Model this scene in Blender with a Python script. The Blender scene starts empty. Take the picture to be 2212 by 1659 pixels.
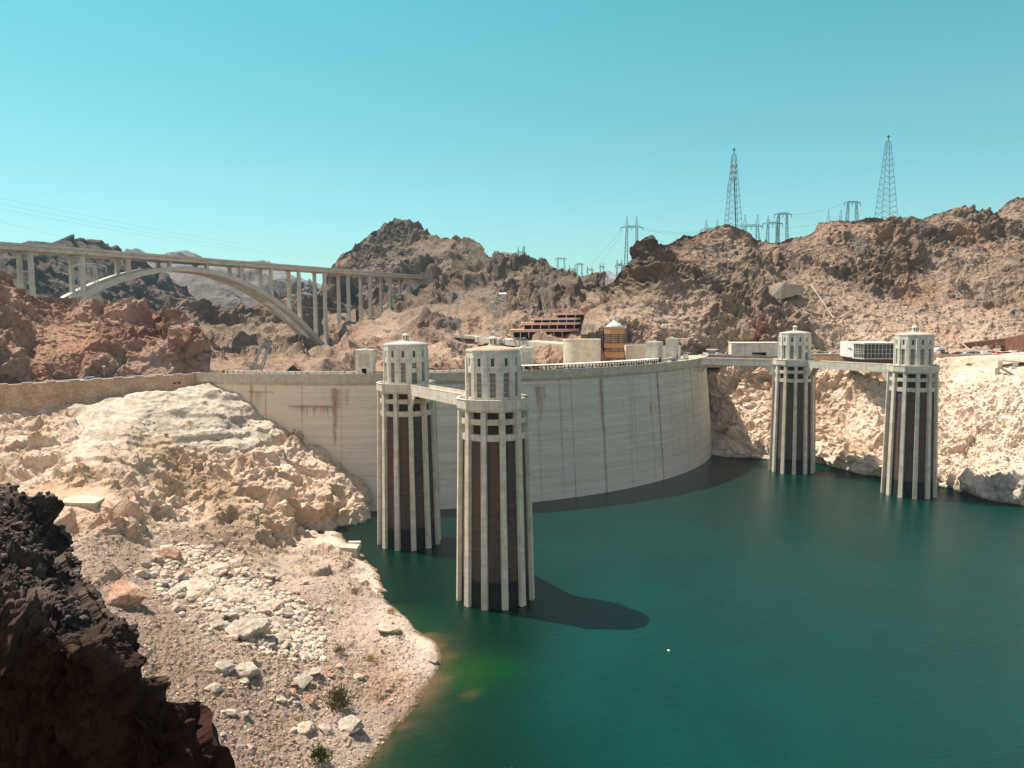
import bpy, bmesh, math, random
import numpy as np
from mathutils import Vector, Matrix

# ------------------------------------------------------------------ camera, light, exposure
scn = bpy.context.scene
C = scn.collection
CAMH, PITCH, ROLL, F = 72.091, 0.0850, 0.0090, 1661.0     # focal length in units of a 2212 px wide frame
cam_d = bpy.data.cameras.new('camera')
cam = bpy.data.objects.new('camera', cam_d)
C.objects.link(cam)
cam.location = (0, 0, CAMH)
cam.rotation_mode = 'QUATERNION'
_m = Matrix.Rotation(math.pi / 2 - PITCH, 3, 'X') @ Matrix.Rotation(-ROLL, 3, 'Z')
cam.rotation_quaternion = _m.to_quaternion()
cam_d.sensor_fit = 'HORIZONTAL'
cam_d.sensor_width = 36.0
cam_d.lens = 36.0 * F / 2212.0
cam_d.clip_start = 0.5
cam_d.clip_end = 40000
scn.camera = cam

SUN_EL = math.radians(62.0)
SUN_H = (-0.885, 0.465)                                  # horizontal direction towards the sun
world = bpy.data.worlds.new("World")
scn.world = world
world.use_nodes = True
wn = world.node_tree
wn.nodes.clear()
w_out = wn.nodes.new('ShaderNodeOutputWorld')
w_bg = wn.nodes.new('ShaderNodeBackground')
w_sky = wn.nodes.new('ShaderNodeTexSky')
w_sky.sky_type = 'NISHITA'
w_sky.sun_disc = False
w_sky.sun_elevation = SUN_EL
w_sky.sun_rotation = math.atan2(SUN_H[0], SUN_H[1])
w_sky.altitude = 400
w_sky.air_density = 1.0
w_sky.dust_density = 0.6
w_sky.ozone_density = 1.0
w_tint = wn.nodes.new('ShaderNodeMix')
w_tint.data_type = 'RGBA'
w_tint.blend_type = 'MULTIPLY'
w_tint.inputs[0].default_value = 1.0
w_geo = wn.nodes.new('ShaderNodeTexCoord')
w_sep = wn.nodes.new('ShaderNodeSeparateXYZ')
w_ramp = wn.nodes.new('ShaderNodeValToRGB')              # the graded, teal desert sky: tint by elevation
wn.links.new(w_geo.outputs['Generated'], w_sep.inputs[0])
wn.links.new(w_sep.outputs[2], w_ramp.inputs[0])
_e = w_ramp.color_ramp.elements
_e[0].position = 0.0
_e[0].color = (0.90, 1.20, 1.09, 1)
_e[1].position = 0.40
_e[1].color = (0.50, 1.56, 1.10, 1)
_e2 = w_ramp.color_ramp.elements.new(0.85)
_e2.color = (0.92, 0.82, 0.64, 1)
wn.links.new(w_sky.outputs[0], w_tint.inputs[6])
w_az = wn.nodes.new('ShaderNodeMapRange')               # unseen sky behind the camera, warmed and brightened as added fill on walls
w_az.inputs[1].default_value = 0.15
w_az.inputs[2].default_value = -0.45
wn.links.new(w_sep.outputs[1], w_az.inputs[0])
w_mix = wn.nodes.new('ShaderNodeMix')
w_mix.data_type = 'RGBA'
w_mix.inputs[7].default_value = (2.15, 1.68, 1.26, 1)
wn.links.new(w_az.outputs[0], w_mix.inputs[0])
wn.links.new(w_ramp.outputs[0], w_mix.inputs[6])
wn.links.new(w_mix.outputs[2], w_tint.inputs[7])
wn.links.new(w_tint.outputs[2], w_bg.inputs[0])
w_bg.inputs[1].default_value = 0.074
wn.links.new(w_bg.outputs[0], w_out.inputs[0])

sun_d = bpy.data.lights.new('sun', 'SUN')
sun_d.energy = 5.0
sun_d.angle = math.radians(0.5)
sun_d.color = (1.0, 0.92, 0.81)
sun = bpy.data.objects.new('sun', sun_d)
C.objects.link(sun)
SUNV = Vector((SUN_H[0] * math.cos(SUN_EL), SUN_H[1] * math.cos(SUN_EL), math.sin(SUN_EL)))
sun.rotation_euler = SUNV.to_track_quat('Z', 'Y').to_euler()
sun.location = (-200, 100, 400)

scn.view_settings.view_transform = 'Standard'
scn.view_settings.look = 'None'
scn.view_settings.exposure = 0.66
scn.view_settings.gamma = 1.0
scn.cycles.max_bounces = 5
scn.cycles.diffuse_bounces = 3
scn.cycles.glossy_bounces = 3
scn.cycles.transparent_max_bounces = 8

rnd = random.Random(7)
R_ = math.radians

# ------------------------------------------------------------------ rays: where a thing seen at (x, y) of the picture stands
_cr, _sr, _cp, _sp = math.cos(ROLL), math.sin(ROLL), math.cos(PITCH), math.sin(PITCH)
def ray(x, y):
    x2 = (np.asarray(x, float) - 1106.0) / F
    y2 = -(np.asarray(y, float) - 829.5) / F
    X = x2 * _cr + y2 * _sr
    U = -x2 * _sr + y2 * _cr
    return X, _cp + U * _sp, -_sp + U * _cp
def at(x, y, Y):
    a, b, c = ray(x, y)
    t = Y / b
    return Vector((float(a * t), float(Y), float(CAMH + c * t)))
def atz(x, y, z):
    a, b, c = ray(x, y)
    t = (z - CAMH) / c
    return Vector((float(a * t), float(b * t), z))
def proj(p):
    X, Y, Z = p[0], p[1], p[2] - CAMH
    d = Y * _cp - Z * _sp
    u = Y * _sp + Z * _cp
    x, y = X / d, u / d
    return 1106.0 + F * (x * _cr - y * _sr), 829.5 - F * (x * _sr + y * _cr)

# ------------------------------------------------------------------ noise in numpy
def _h(ix, iy, iz, seed):
    n = (ix.astype(np.uint32) * np.uint32(374761393) + iy.astype(np.uint32) * np.uint32(668265263)
         + iz.astype(np.uint32) * np.uint32(2147483647) + np.uint32((seed * 974634777) & 0xffffffff))
    n = (n ^ (n >> np.uint32(13))) * np.uint32(1274126177)
    n = (n ^ (n >> np.uint32(16))) * np.uint32(2246822519)
    return n ^ (n >> np.uint32(15))
def _f(n):
    return (n & np.uint32(0xffff)).astype(np.float32) / 65535.0
def perlin(P, seed=0):
    P = np.asarray(P, np.float32)
    i = np.floor(P).astype(np.int32)
    f = P - i
    u = f * f * f * (f * (f * 6 - 15) + 10)
    def g(dx, dy, dz):
        n = _h(i[:, 0] + dx, i[:, 1] + dy, i[:, 2] + dz, seed)
        gx = _f(n) * 2 - 1
        gy = _f(n >> np.uint32(8)) * 2 - 1
        gz = _f(n >> np.uint32(16)) * 2 - 1
        return gx * (f[:, 0] - dx) + gy * (f[:, 1] - dy) + gz * (f[:, 2] - dz)
    def L(a, b, t):
        return a + (b - a) * t
    x00 = L(g(0, 0, 0), g(1, 0, 0), u[:, 0]); x10 = L(g(0, 1, 0), g(1, 1, 0), u[:, 0])
    x01 = L(g(0, 0, 1), g(1, 0, 1), u[:, 0]); x11 = L(g(0, 1, 1), g(1, 1, 1), u[:, 0])
    return L(L(x00, x10, u[:, 1]), L(x01, x11, u[:, 1]), u[:, 2]) * 1.4
def fbm(P, octv=4, seed=0, gain=0.5, ridged=False):
    P = np.asarray(P, np.float32)
    s = np.zeros(len(P), np.float32); a = 1.0; t = 0
    for k in range(octv):
        n = perlin(P * (2.03 ** k) + k * 17.3, seed + k)
        if ridged:
            n = 1 - 2 * np.abs(n)
        s += a * n; t += a; a *= gain
    return s / t
def cells(P, seed=0):
    """the two nearest feature points: offsets from them, the random bits of their cells, F1, F2"""
    P = np.asarray(P, np.float32)
    i = np.floor(P).astype(np.int32)
    n = len(P)
    b1 = np.full(n, 9., np.float32); b2 = np.full(n, 9.5, np.float32)
    h1 = np.zeros(n, np.uint32); h2 = np.zeros(n, np.uint32)
    o1 = np.zeros((n, 3), np.float32); o2 = np.zeros((n, 3), np.float32)
    for dx in (-1, 0, 1):
        for dy in (-1, 0, 1):
            for dz in (-1, 0, 1):
                cx, cy, cz = i[:, 0] + dx, i[:, 1] + dy, i[:, 2] + dz
                h = _h(cx, cy, cz, seed)
                o = np.stack([P[:, 0] - (cx + _f(h)), P[:, 1] - (cy + _f(h >> np.uint32(8))), P[:, 2] - (cz + _f(h >> np.uint32(16)))], 1).astype(np.float32)
                d = (o * o).sum(1)
                m = d < b1
                m2 = (~m) & (d < b2)
                b2[m] = b1[m]; h2[m] = h1[m]; o2[m] = o1[m]
                b1[m] = d[m]; h1[m] = h[m]; o1[m] = o[m]
                b2[m2] = d[m2]; h2[m2] = h[m2]; o2[m2] = o[m2]
    return o1, h1, o2, h2, np.sqrt(b1), np.sqrt(b2)
def _rand3(h):
    g = (h ^ (h >> np.uint32(7))) * np.uint32(2654435761)
    return np.stack([_f(g), _f(g >> np.uint32(9)), _f(g >> np.uint32(16))], 1)
def sst(a, b, x):
    t = np.clip((x - a) / (b - a), 0, 1)
    return t * t * (3 - 2 * t)
SPACING = np.zeros(1, np.float32)                         # metres between neighbouring vertices of the sheet being built
def keep(scale):
    """how much of a detail of this size the mesh can carry without tearing into spikes"""
    return np.clip((scale / np.maximum(SPACING, 1e-3) - 1.2) / 2.5, 0, 1)
def fracture(P, scale, seed, tilt=1.3, crack=0.3, aniso=(1, 1, 1), sharp=0.07):
    """broken rock: every cell a tilted facet of its own height, met along narrow joints no finer than the mesh"""
    q = P / scale * np.array(aniso, np.float32)
    w = np.stack([perlin(q * 0.9 + 5, seed + 31), perlin(q * 0.9 + 45, seed + 32), perlin(q * 0.9 + 85, seed + 33)], 1)
    q = q + w * 0.38
    o1, h1, o2, h2, f1, f2 = cells(q, seed)
    r1, r2 = _rand3(h1), _rand3(h2)
    a = (r1[:, 0] - 0.5) * 0.95 + ((r1 - 0.5) * o1).sum(1) * tilt
    b = (r2[:, 0] - 0.5) * 0.95 + ((r2 - 0.5) * o2).sum(1) * tilt
    full = len(SPACING) == len(P)
    wd = np.clip(1.5 * SPACING / scale, sharp, 0.7) if full else sharp
    k = 0.5 * (1 - np.clip((f2 - f1) / wd, 0, 1))
    h = a * (1 - k) + b * k - crack * 0.6 * np.clip(2 * k, 0, 1) ** 2 * (np.clip(0.35 / wd, 0, 1) if full else 1)
    return h * scale * (keep(scale) if full else 1.0)

# ------------------------------------------------------------------ objects, names, parents
def link(o, parent=None):
    C.objects.link(o)
    if parent is not None:
        o.parent = parent
    return o
def setp(o, label=None, cat=None, group=None, kind=None):
    if label: o['label'] = label
    if cat: o['category'] = cat
    if group: o['group'] = group
    if kind: o['kind'] = kind
    return o
def thing(name, label, cat, loc=(0, 0, 0), rz=0.0, group=None):
    o = bpy.data.objects.new(name, None)
    o.empty_display_size = 1.0
    link(o)
    o.location = loc
    o.rotation_euler = (0, 0, rz)
    return setp(o, label, cat, group)
def copy_tree(o, parent=None):
    c = o.copy()
    link(c, parent)
    for ch in list(o.children):
        copy_tree(ch, c)
    return c

class MB:
    """collects faces; becomes one mesh object"""
    def __init__(s):
        s.v = []; s.f = []; s.mi = []; s.mats = []; s.cur = 0
    def mat(s, m):
        if m not in s.mats: s.mats.append(m)
        s.cur = s.mats.index(m)
        return s
    def face(s, pts):
        k = len(s.v)
        s.v += [tuple(p) for p in pts]
        s.f.append(tuple(range(k, k + len(pts)))); s.mi.append(s.cur)
    def hull8(s, p):
        """p: 4 bottom, 4 top corners, counter-clockwise seen from above"""
        k = len(s.v)
        s.v += [tuple(q) for q in p]
        for f in ((3, 2, 1, 0), (4, 5, 6, 7), (0, 1, 5, 4), (1, 2, 6, 5), (2, 3, 7, 6), (3, 0, 4, 7)):
            s.f.append(tuple(k + i for i in f)); s.mi.append(s.cur)
    def box(s, x0, x1, y0, y1, z0, z1):
        s.hull8([(x0, y0, z0), (x1, y0, z0), (x1, y1, z0), (x0, y1, z0), (x0, y0, z1), (x1, y0, z1), (x1, y1, z1), (x0, y1, z1)])
    def obox(s, c, ux, hx, hy, z0, z1):
        """box about c with horizontal axis ux (unit), half sizes"""
        ux = Vector((ux[0], ux[1])).normalized(); uy = Vector((-ux.y, ux.x))
        P = [Vector((c[0], c[1])) + ux * a * hx + uy * b * hy for a, b in ((-1, -1), (1, -1), (1, 1), (-1, 1))]
        s.hull8([(p.x, p.y, z0) for p in P] + [(p.x, p.y, z1) for p in P])
    def bar(s, a, b, r, r2=None, n=4):
        a = Vector(a); b = Vector(b); d = b - a
        if d.length < 1e-6: return
        r2 = r if r2 is None else r2
        d.normalize()
        u = d.cross(Vector((0, 0, 1)))
        if u.length < 1e-3: u = Vector((1, 0, 0))
        u.normalize(); w = d.cross(u)
        k = len(s.v)
        for (p, q) in ((a, r), (b, r2)):
            for i in range(n):
                t = 2 * math.pi * (i + 0.5) / n
                s.v.append(tuple(p + u * math.cos(t) * q + w * math.sin(t) * q))
        for i in range(n):
            j = (i + 1) % n
            s.f.append((k + i, k + n + i, k + n + j, k + j)); s.mi.append(s.cur)
        s.f.append(tuple(k + i for i in range(n))); s.mi.append(s.cur)
        s.f.append(tuple(k + 2 * n - 1 - i for i in range(n))); s.mi.append(s.cur)
    def lathe(s, prof, n, a0=0.0, c=(0, 0)):
        """profile [(r, z)] turned about the z axis, closed outward"""
        k = len(s.v)
        for r, z in prof:
            for i in range(n):
                t = a0 + 2 * math.pi * i / n
                s.v.append((c[0] + r * math.cos(t), c[1] + r * math.sin(t), z))
        for j in range(len(prof) - 1):
            for i in range(n):
                i2 = (i + 1) % n
                s.f.append((k + j * n + i, k + j * n + i2, k + (j + 1) * n + i2, k + (j + 1) * n + i)); s.mi.append(s.cur)
    def disc(s, r, z, n, a0=0.0, up=True, c=(0, 0)):
        P = [(c[0] + r * math.cos(a0 + 2 * math.pi * i / n), c[1] + r * math.sin(a0 + 2 * math.pi * i / n), z) for i in range(n)]
        s.face(P if up else P[::-1])
    def build(s, name, mat=None, parent=None, smooth=False, recalc=True):
        me = bpy.data.meshes.new(name)
        me.from_pydata(s.v, [], s.f)
        for m in (s.mats or [mat]):
            me.materials.append(m)
        if s.mats:
            me.polygons.foreach_set('material_index', s.mi)
        me.polygons.foreach_set('use_smooth', [smooth] * len(s.f))
        me.update()
        if recalc:
            bm = bmesh.new(); bm.from_mesh(me)
            bmesh.ops.recalc_face_normals(bm, faces=bm.faces)
            bm.to_mesh(me); bm.free()
        o = bpy.data.objects.new(name, me)
        return link(o, parent)

def np_mesh(name, V, Fq, col=None, mat=None, smooth=False, parent=None):
    me = bpy.data.meshes.new(name)
    V = np.asarray(V, np.float32); Fq = np.asarray(Fq, np.int32)
    k = Fq.shape[1]
    me.vertices.add(len(V)); me.vertices.foreach_set('co', V.ravel())
    me.loops.add(Fq.size); me.loops.foreach_set('vertex_index', Fq.ravel())
    me.polygons.add(len(Fq))
    me.polygons.foreach_set('loop_start', np.arange(0, Fq.size, k, dtype=np.int32))
    me.polygons.foreach_set('loop_total', np.full(len(Fq), k, np.int32))
    me.polygons.foreach_set('use_smooth', np.full(len(Fq), smooth, bool))
    if col is not None:
        ca = me.color_attributes.new('Col', 'FLOAT_COLOR', 'POINT')
        c4 = np.ones((len(V), 4), np.float32); c4[:, :col.shape[1]] = col
        ca.data.foreach_set('color', c4.ravel())
    me.update(calc_edges=True)
    if mat: me.materials.append(mat)
    return link(bpy.data.objects.new(name, me), parent)

# ------------------------------------------------------------------ materials
def newmat(name):
    m = bpy.data.materials.new(name); m.use_nodes = True
    nt = m.node_tree; nt.nodes.clear()
    o = nt.nodes.new('ShaderNodeOutputMaterial'); b = nt.nodes.new('ShaderNodeBsdfPrincipled')
    nt.links.new(b.outputs[0], o.inputs[0])
    return m, nt, b
def N(nt, t, **kw):
    n = nt.nodes.new(t)
    for k, v in kw.items(): setattr(n, k, v)
    return n
def mixc(nt, fac, a, b, mode='MIX'):
    n = N(nt, 'ShaderNodeMix', data_type='RGBA', blend_type=mode)
    for i, v in ((0, fac), (6, a), (7, b)):
        if isinstance(v, bpy.types.NodeSocket): nt.links.new(v, n.inputs[i])
        elif isinstance(v, (int, float)): n.inputs[i].default_value = v
        else: n.inputs[i].default_value = tuple(v) + (1,) if len(v) == 3 else v
    return n.outputs[2]
def noise(nt, vec, scale, detail=4, rough=0.55, dist=0.0):
    n = N(nt, 'ShaderNodeTexNoise'); n.inputs['Scale'].default_value = scale
    n.inputs['Detail'].default_value = detail; n.inputs['Roughness'].default_value = rough
    n.inputs['Distortion'].default_value = dist
    if vec is not None: nt.links.new(vec, n.inputs['Vector'])
    return n.outputs['Fac']
def ramp(nt, fac, stops):
    r = N(nt, 'ShaderNodeValToRGB')
    el = r.color_ramp.elements
    while len(el) < len(stops): el.new(0.5)
    for e, (p, c) in zip(el, stops):
        e.position = p
        e.color = (c, c, c, 1) if isinstance(c, (int, float)) else tuple(c) + (1,)
    nt.links.new(fac, r.inputs[0])
    return r.outputs[0]
def mapping(nt, scale, kind='Object'):
    tc = N(nt, 'ShaderNodeTexCoord'); mp = N(nt, 'ShaderNodeMapping')
    nt.links.new(tc.outputs[kind], mp.inputs[0]); mp.inputs['Scale'].default_value = scale
    return mp.outputs[0]
def bump(nt, b, h, strength, dist):
    n = N(nt, 'ShaderNodeBump'); n.inputs['Strength'].default_value = strength; n.inputs['Distance'].default_value = dist
    nt.links.new(h, n.inputs['Height']); nt.links.new(n.outputs[0], b.inputs['Normal'])

def rock_mat(name, s, bd, contrast=0.35):
    """colour from the mesh's own 'Col', broken up by fine mottling; s = detail scale per metre"""
    m, nt, b = newmat(name)
    at_ = N(nt, 'ShaderNodeAttribute', attribute_name='Col')
    vec = mapping(nt, (1, 1, 1.4))
    n1 = noise(nt, vec, s, 8, 0.68, 0.3)
    n2 = noise(nt, vec, s * 5.3, 5, 0.7)
    k1 = ramp(nt, n1, [(0.30, 1 - contrast), (0.5, 1.0), (0.72, 1 + contrast * 0.45)])
    k2 = ramp(nt, n2, [(0.32, 1 - contrast * 0.6), (0.62, 1.12)])
    c = mixc(nt, 1.0, at_.outputs['Color'], k1, 'MULTIPLY')
    c = mixc(nt, 1.0, c, k2, 'MULTIPLY')
    nt.links.new(c, b.inputs['Base Color'])
    b.inputs['Roughness'].default_value = 0.95
    b.inputs['Specular IOR Level'].default_value = 0.15
    v = N(nt, 'ShaderNodeTexVoronoi', feature='F1'); v.inputs['Scale'].default_value = s * 1.7
    nt.links.new(vec, v.inputs['Vector'])
    h = mixc(nt, 0.45, n1, v.outputs['Distance'])
    h = mixc(nt, 0.3, h, n2)
    bump(nt, b, h, 0.85, bd)
    return m

def concrete_mat(name, col, dark=0.55, streak=0.35, s=0.35, rust=0.0, panel=0.0):
    m, nt, b = newmat(name)
    vec = mapping(nt, (1, 1, 0.10))          # vertical run-off streaks
    ve2 = mapping(nt, (0.35, 0.35, 3.0))     # pour lines
    ve3 = mapping(nt, (1, 1, 1))
    st = noise(nt, vec, s * 4, 5, 0.65)
    pl = noise(nt, ve2, s * 1.4, 3, 0.6)
    mo = noise(nt, ve3, s, 6, 0.6)
    k = ramp(nt, st, [(0.32, 1 - streak), (0.55, 1.0), (0.75, 1.08)])
    k2 = ramp(nt, pl, [(0.38, 0.90), (0.55, 1.0), (0.66, 1.05)])
    k3 = ramp(nt, mo, [(0.3, 0.82), (0.6, 1.06)])
    c = mixc(nt, 1.0, col, k, 'MULTIPLY'); c = mixc(nt, 1.0, c, k2, 'MULTIPLY'); c = mixc(nt, 1.0, c, k3, 'MULTIPLY')
    if rust:
        rn = noise(nt, mapping(nt, (1, 1, 0.06)), s * 2.2, 4, 0.6)
        rf = ramp(nt, rn, [(0.52, 0.0), (0.72, rust)])
        c = mixc(nt, rf, c, (0.26, 0.13, 0.06))
    nt.links.new(c, b.inputs['Base Color'])
    b.inputs['Roughness'].default_value = 0.9
    b.inputs['Specular IOR Level'].default_value = 0.2
    bump(nt, b, st, 0.3, 0.05)
    return m

def plain(name, col, rough=0.6, metal=0.0, s=3.0, var=0.12, spec=0.4):
    m, nt, b = newmat(name)
    n = noise(nt, mapping(nt, (1, 1, 1)), s, 4, 0.6)
    k = ramp(nt, n, [(0.3, 1 - var), (0.7, 1 + var)])
    nt.links.new(mixc(nt, 1.0, col, k, 'MULTIPLY'), b.inputs['Base Color'])
    b.inputs['Roughness'].default_value = rough; b.inputs['Metallic'].default_value = metal
    b.inputs['Specular IOR Level'].default_value = spec
    return m

M = {}
M['tower'] = concrete_mat('tower_concrete', (0.70, 0.62, 0.50), streak=0.2, rust=0.28)
M['gate'] = concrete_mat('gatehouse_concrete', (0.72, 0.66, 0.56), streak=0.24, rust=0.10)
M['bridge'] = concrete_mat('bridge_concrete', (0.62, 0.585, 0.515), streak=0.15, s=0.15)
M['conc'] = concrete_mat('plain_concrete', (0.56, 0.485, 0.385), streak=0.22, s=0.5)
M['pale'] = concrete_mat('pale_concrete', (0.72, 0.66, 0.56), streak=0.12, s=0.5)
M['beige'] = concrete_mat('beige_concrete', (0.80, 0.66, 0.50), streak=0.10, s=0.4)
M['terr'] = concrete_mat('terracotta_concrete', (0.74, 0.50, 0.39), streak=0.12, s=0.4)
M['copper'] = plain('copper_panel', (0.52, 0.25, 0.11), 0.45, 0.35, 1.5, 0.15)
M['steel'] = plain('galvanised_steel', (0.40, 0.40, 0.38), 0.6, 0.3, 1.0, 0.15)
M['dsteel'] = plain('dark_steel', (0.06, 0.09, 0.09), 0.6, 0.3, 1.0, 0.15)
M['gsteel'] = plain('pale_grey_steel', (0.50, 0.50, 0.46), 0.6, 0.2, 1.0, 0.15)
M['dark'] = plain('dark_opening', (0.015, 0.012, 0.012), 0.9, 0, 1.0, 0.2, 0.1)
M['louvre'] = plain('louvre_grey', (0.23, 0.21, 0.18), 0.8, 0, 2.0, 0.15, 0.2)
M['slat'] = plain('louvre_slat', (0.60, 0.57, 0.50), 0.7, 0, 2.0, 0.1, 0.2)
M['gdoor'] = plain('grey_door_paint', (0.16, 0.18, 0.20), 0.6, 0, 2.0, 0.1)
M['roofw'] = plain('white_roofing', (0.74, 0.69, 0.60), 0.7, 0, 1.0, 0.08)
M['asph'] = plain('asphalt', (0.16, 0.145, 0.125), 0.9, 0, 1.0, 0.2, 0.2)
M['walk'] = plain('pavement', (0.42, 0.38, 0.32), 0.9, 0, 1.0, 0.15, 0.2)
M['wire'] = plain('cable', (0.16, 0.18, 0.18), 0.6, 0.3)
M['rubber'] = plain('tyre_rubber', (0.02, 0.02, 0.02), 0.8)
M['bronze'] = plain('sign_letters', (0.10, 0.09, 0.07), 0.6)
M['blue'] = plain('emblem_blue', (0.30, 0.48, 0.62), 0.6)
M['white'] = plain('white_paint', (0.78, 0.76, 0.72), 0.5)
M['red'] = plain('red_paint', (0.50, 0.05, 0.03), 0.4)
M['orange'] = plain('orange_paint', (0.55, 0.22, 0.04), 0.5)

def glass(name, col, rough=0.12):
    m, nt, b = newmat(name)
    n = noise(nt, mapping(nt, (0.4, 0.4, 0.25)), 1.0, 3, 0.5)
    k = ramp(nt, n, [(0.35, 0.45), (0.65, 1.5)])
    nt.links.new(mixc(nt, 1.0, col, k, 'MULTIPLY'), b.inputs['Base Color'])
    b.inputs['Roughness'].default_value = rough
    b.inputs['IOR'].default_value = 1.5
    return m
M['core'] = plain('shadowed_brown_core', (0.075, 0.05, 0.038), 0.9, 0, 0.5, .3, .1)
M['glass'] = glass('window_glass', (0.035, 0.055, 0.06))
M['cglass'] = glass('copper_tinted_glass', (0.16, 0.045, 0.02))
M['bglass'] = glass('brown_glass', (0.025, 0.014, 0.012))

def rack_mat():
    m, nt, b = newmat('trash_rack_rust')
    tc = N(nt, 'ShaderNodeTexCoord'); sp = N(nt, 'ShaderNodeSeparateXYZ'); nt.links.new(tc.outputs['Object'], sp.inputs[0])
    v1 = noise(nt, mapping(nt, (1, 1, 0.05)), 0.55, 4, 0.6)
    v2 = noise(nt, mapping(nt, (0.05, 0.05, 1.6)), 1.1, 3, 0.6)
    base = ramp(nt, v1, [(0.3, (0.045, 0.034, 0.027)), (0.50, (0.105, 0.074, 0.055)), (0.62, (0.16, 0.070, 0.036)), (0.75, (0.065, 0.062, 0.065))])
    c = mixc(nt, 1.0, base, ramp(nt, v2, [(0.3, 0.6), (0.6, 1.15)]), 'MULTIPLY')
    wv = N(nt, 'ShaderNodeMath', operation='FRACT'); mu = N(nt, 'ShaderNodeMath', operation='MULTIPLY'); mu.inputs[1].default_value = 0.27
    nt.links.new(sp.outputs[2], mu.inputs[0]); nt.links.new(mu.outputs[0], wv.inputs[0])
    ln = ramp(nt, wv.outputs[0], [(0.0, 1.5), (0.03, 1.5), (0.05, 1.0)])
    c = mixc(nt, 1.0, c, ln, 'MULTIPLY')
    zz = N(nt, 'ShaderNodeMapRange'); zz.inputs[1].default_value = 7.0; zz.inputs[2].default_value = 6.4
    nt.links.new(sp.outputs[2], zz.inputs[0])
    c = mixc(nt, zz.outputs[0], c, (0.014, 0.012, 0.012))
    c2 = ramp(nt, v2, [(0.45, 0.0), (0.7, 0.5)])
    c = mixc(nt, c2, c, (0.05, 0.035, 0.028))
    nt.links.new(c, b.inputs['Base Color']); b.inputs['Roughness'].default_value = 0.9
    return m
M['rack'] = rack_mat()

def masonry_mat():
    m, nt, b = newmat('rubble_masonry')
    vec = mapping(nt, (1, 1, 1.3))
    v = N(nt, 'ShaderNodeTexVoronoi', feature='F1'); v.inputs['Scale'].default_value = 1.5; nt.links.new(vec, v.inputs['Vector'])
    e = N(nt, 'ShaderNodeTexVoronoi', feature='DISTANCE_TO_EDGE'); e.inputs['Scale'].default_value = 1.5; nt.links.new(vec, e.inputs['Vector'])
    bw = N(nt, 'ShaderNodeSeparateColor'); nt.links.new(v.outputs['Color'], bw.inputs[0])
    c = ramp(nt, bw.outputs[0], [(0.0, (0.40, 0.235, 0.145)), (0.5, (0.50, 0.325, 0.215)), (1.0, (0.58, 0.41, 0.29))])
    c = mixc(nt, ramp(nt, e.outputs[0], [(0.0, 0.7), (0.08, 0.0)]), c, (0.50, 0.38, 0.28))
    n = noise(nt, mapping(nt, (1, 1, 1)), 0.2, 5, 0.6)
    c = mixc(nt, 1.0, c, ramp(nt, n, [(0.3, 0.75), (0.7, 1.15)]), 'MULTIPLY')
    nt.links.new(c, b.inputs['Base Color']); b.inputs['Roughness'].default_value = 0.95
    bump(nt, b, e.outputs[0], 0.5, 0.2)
    return m
M['stone'] = masonry_mat()
def attr_mat(name, rough=0.9):
    m, nt, b = newmat(name)
    a = N(nt, 'ShaderNodeAttribute', attribute_name='Col')
    n = noise(nt, mapping(nt, (1, 1, 1)), 1.2, 6, 0.65)
    nt.links.new(mixc(nt, 1.0, a.outputs['Color'], ramp(nt, n, [(0.3, 0.93), (0.7, 1.05)]), 'MULTIPLY'), b.inputs['Base Color'])
    b.inputs['Roughness'].default_value = rough; b.inputs['Specular IOR Level'].default_value = 0.2
    return m
M['damface'] = attr_mat('dam_concrete')

# ------------------------------------------------------------------ the land: sheets of rock
def interp(poly, x):
    p = np.array(poly, float)
    return np.interp(x, p[:, 0], p[:, 1])
def tps(ctrl, X, Y, smooth=1e-4):
    """1/depth over the picture: affine for planes, bent through the surveyed points"""
    pts = []; val = []
    for c in ctrl:
        d = atz(c[0], c[1], c[3])[1] if c[2] == 'z' else c[2]
        pts.append((c[0] / 1000., c[1] / 1000.)); val.append(100.0 / d)
    P = np.array(pts); v = np.array(val); n = len(P)
    def K(A, B):
        r2 = ((A[:, None, :] - B[None, :, :]) ** 2).sum(2) + 1e-12
        return 0.5 * r2 * np.log(r2)
    A = np.zeros((n + 3, n + 3)); A[:n, :n] = K(P, P) + np.eye(n) * smooth
    Q = np.c_[np.ones(n), P]; A[:n, n:] = Q; A[n:, :n] = Q.T
    w = np.linalg.solve(A, np.r_[v, 0, 0, 0])
    G = np.c_[X.ravel() / 1000., Y.ravel() / 1000.]
    out = np.zeros(len(G))
    for k in range(0, len(G), 50000):
        g = G[k:k + 50000]
        out[k:k + 50000] = K(g, P) @ w[:n] + np.c_[np.ones(len(g)), g] @ w[n:]
    return (100.0 / np.maximum(out, 1e-3)).reshape(X.shape)
SH = {}
def grid_normals(P):
    du = np.gradient(P, axis=1); dv = np.gradient(P, axis=0)
    n = np.cross(du, dv); n /= np.linalg.norm(n, axis=2, keepdims=True) + 1e-9
    return n
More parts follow.
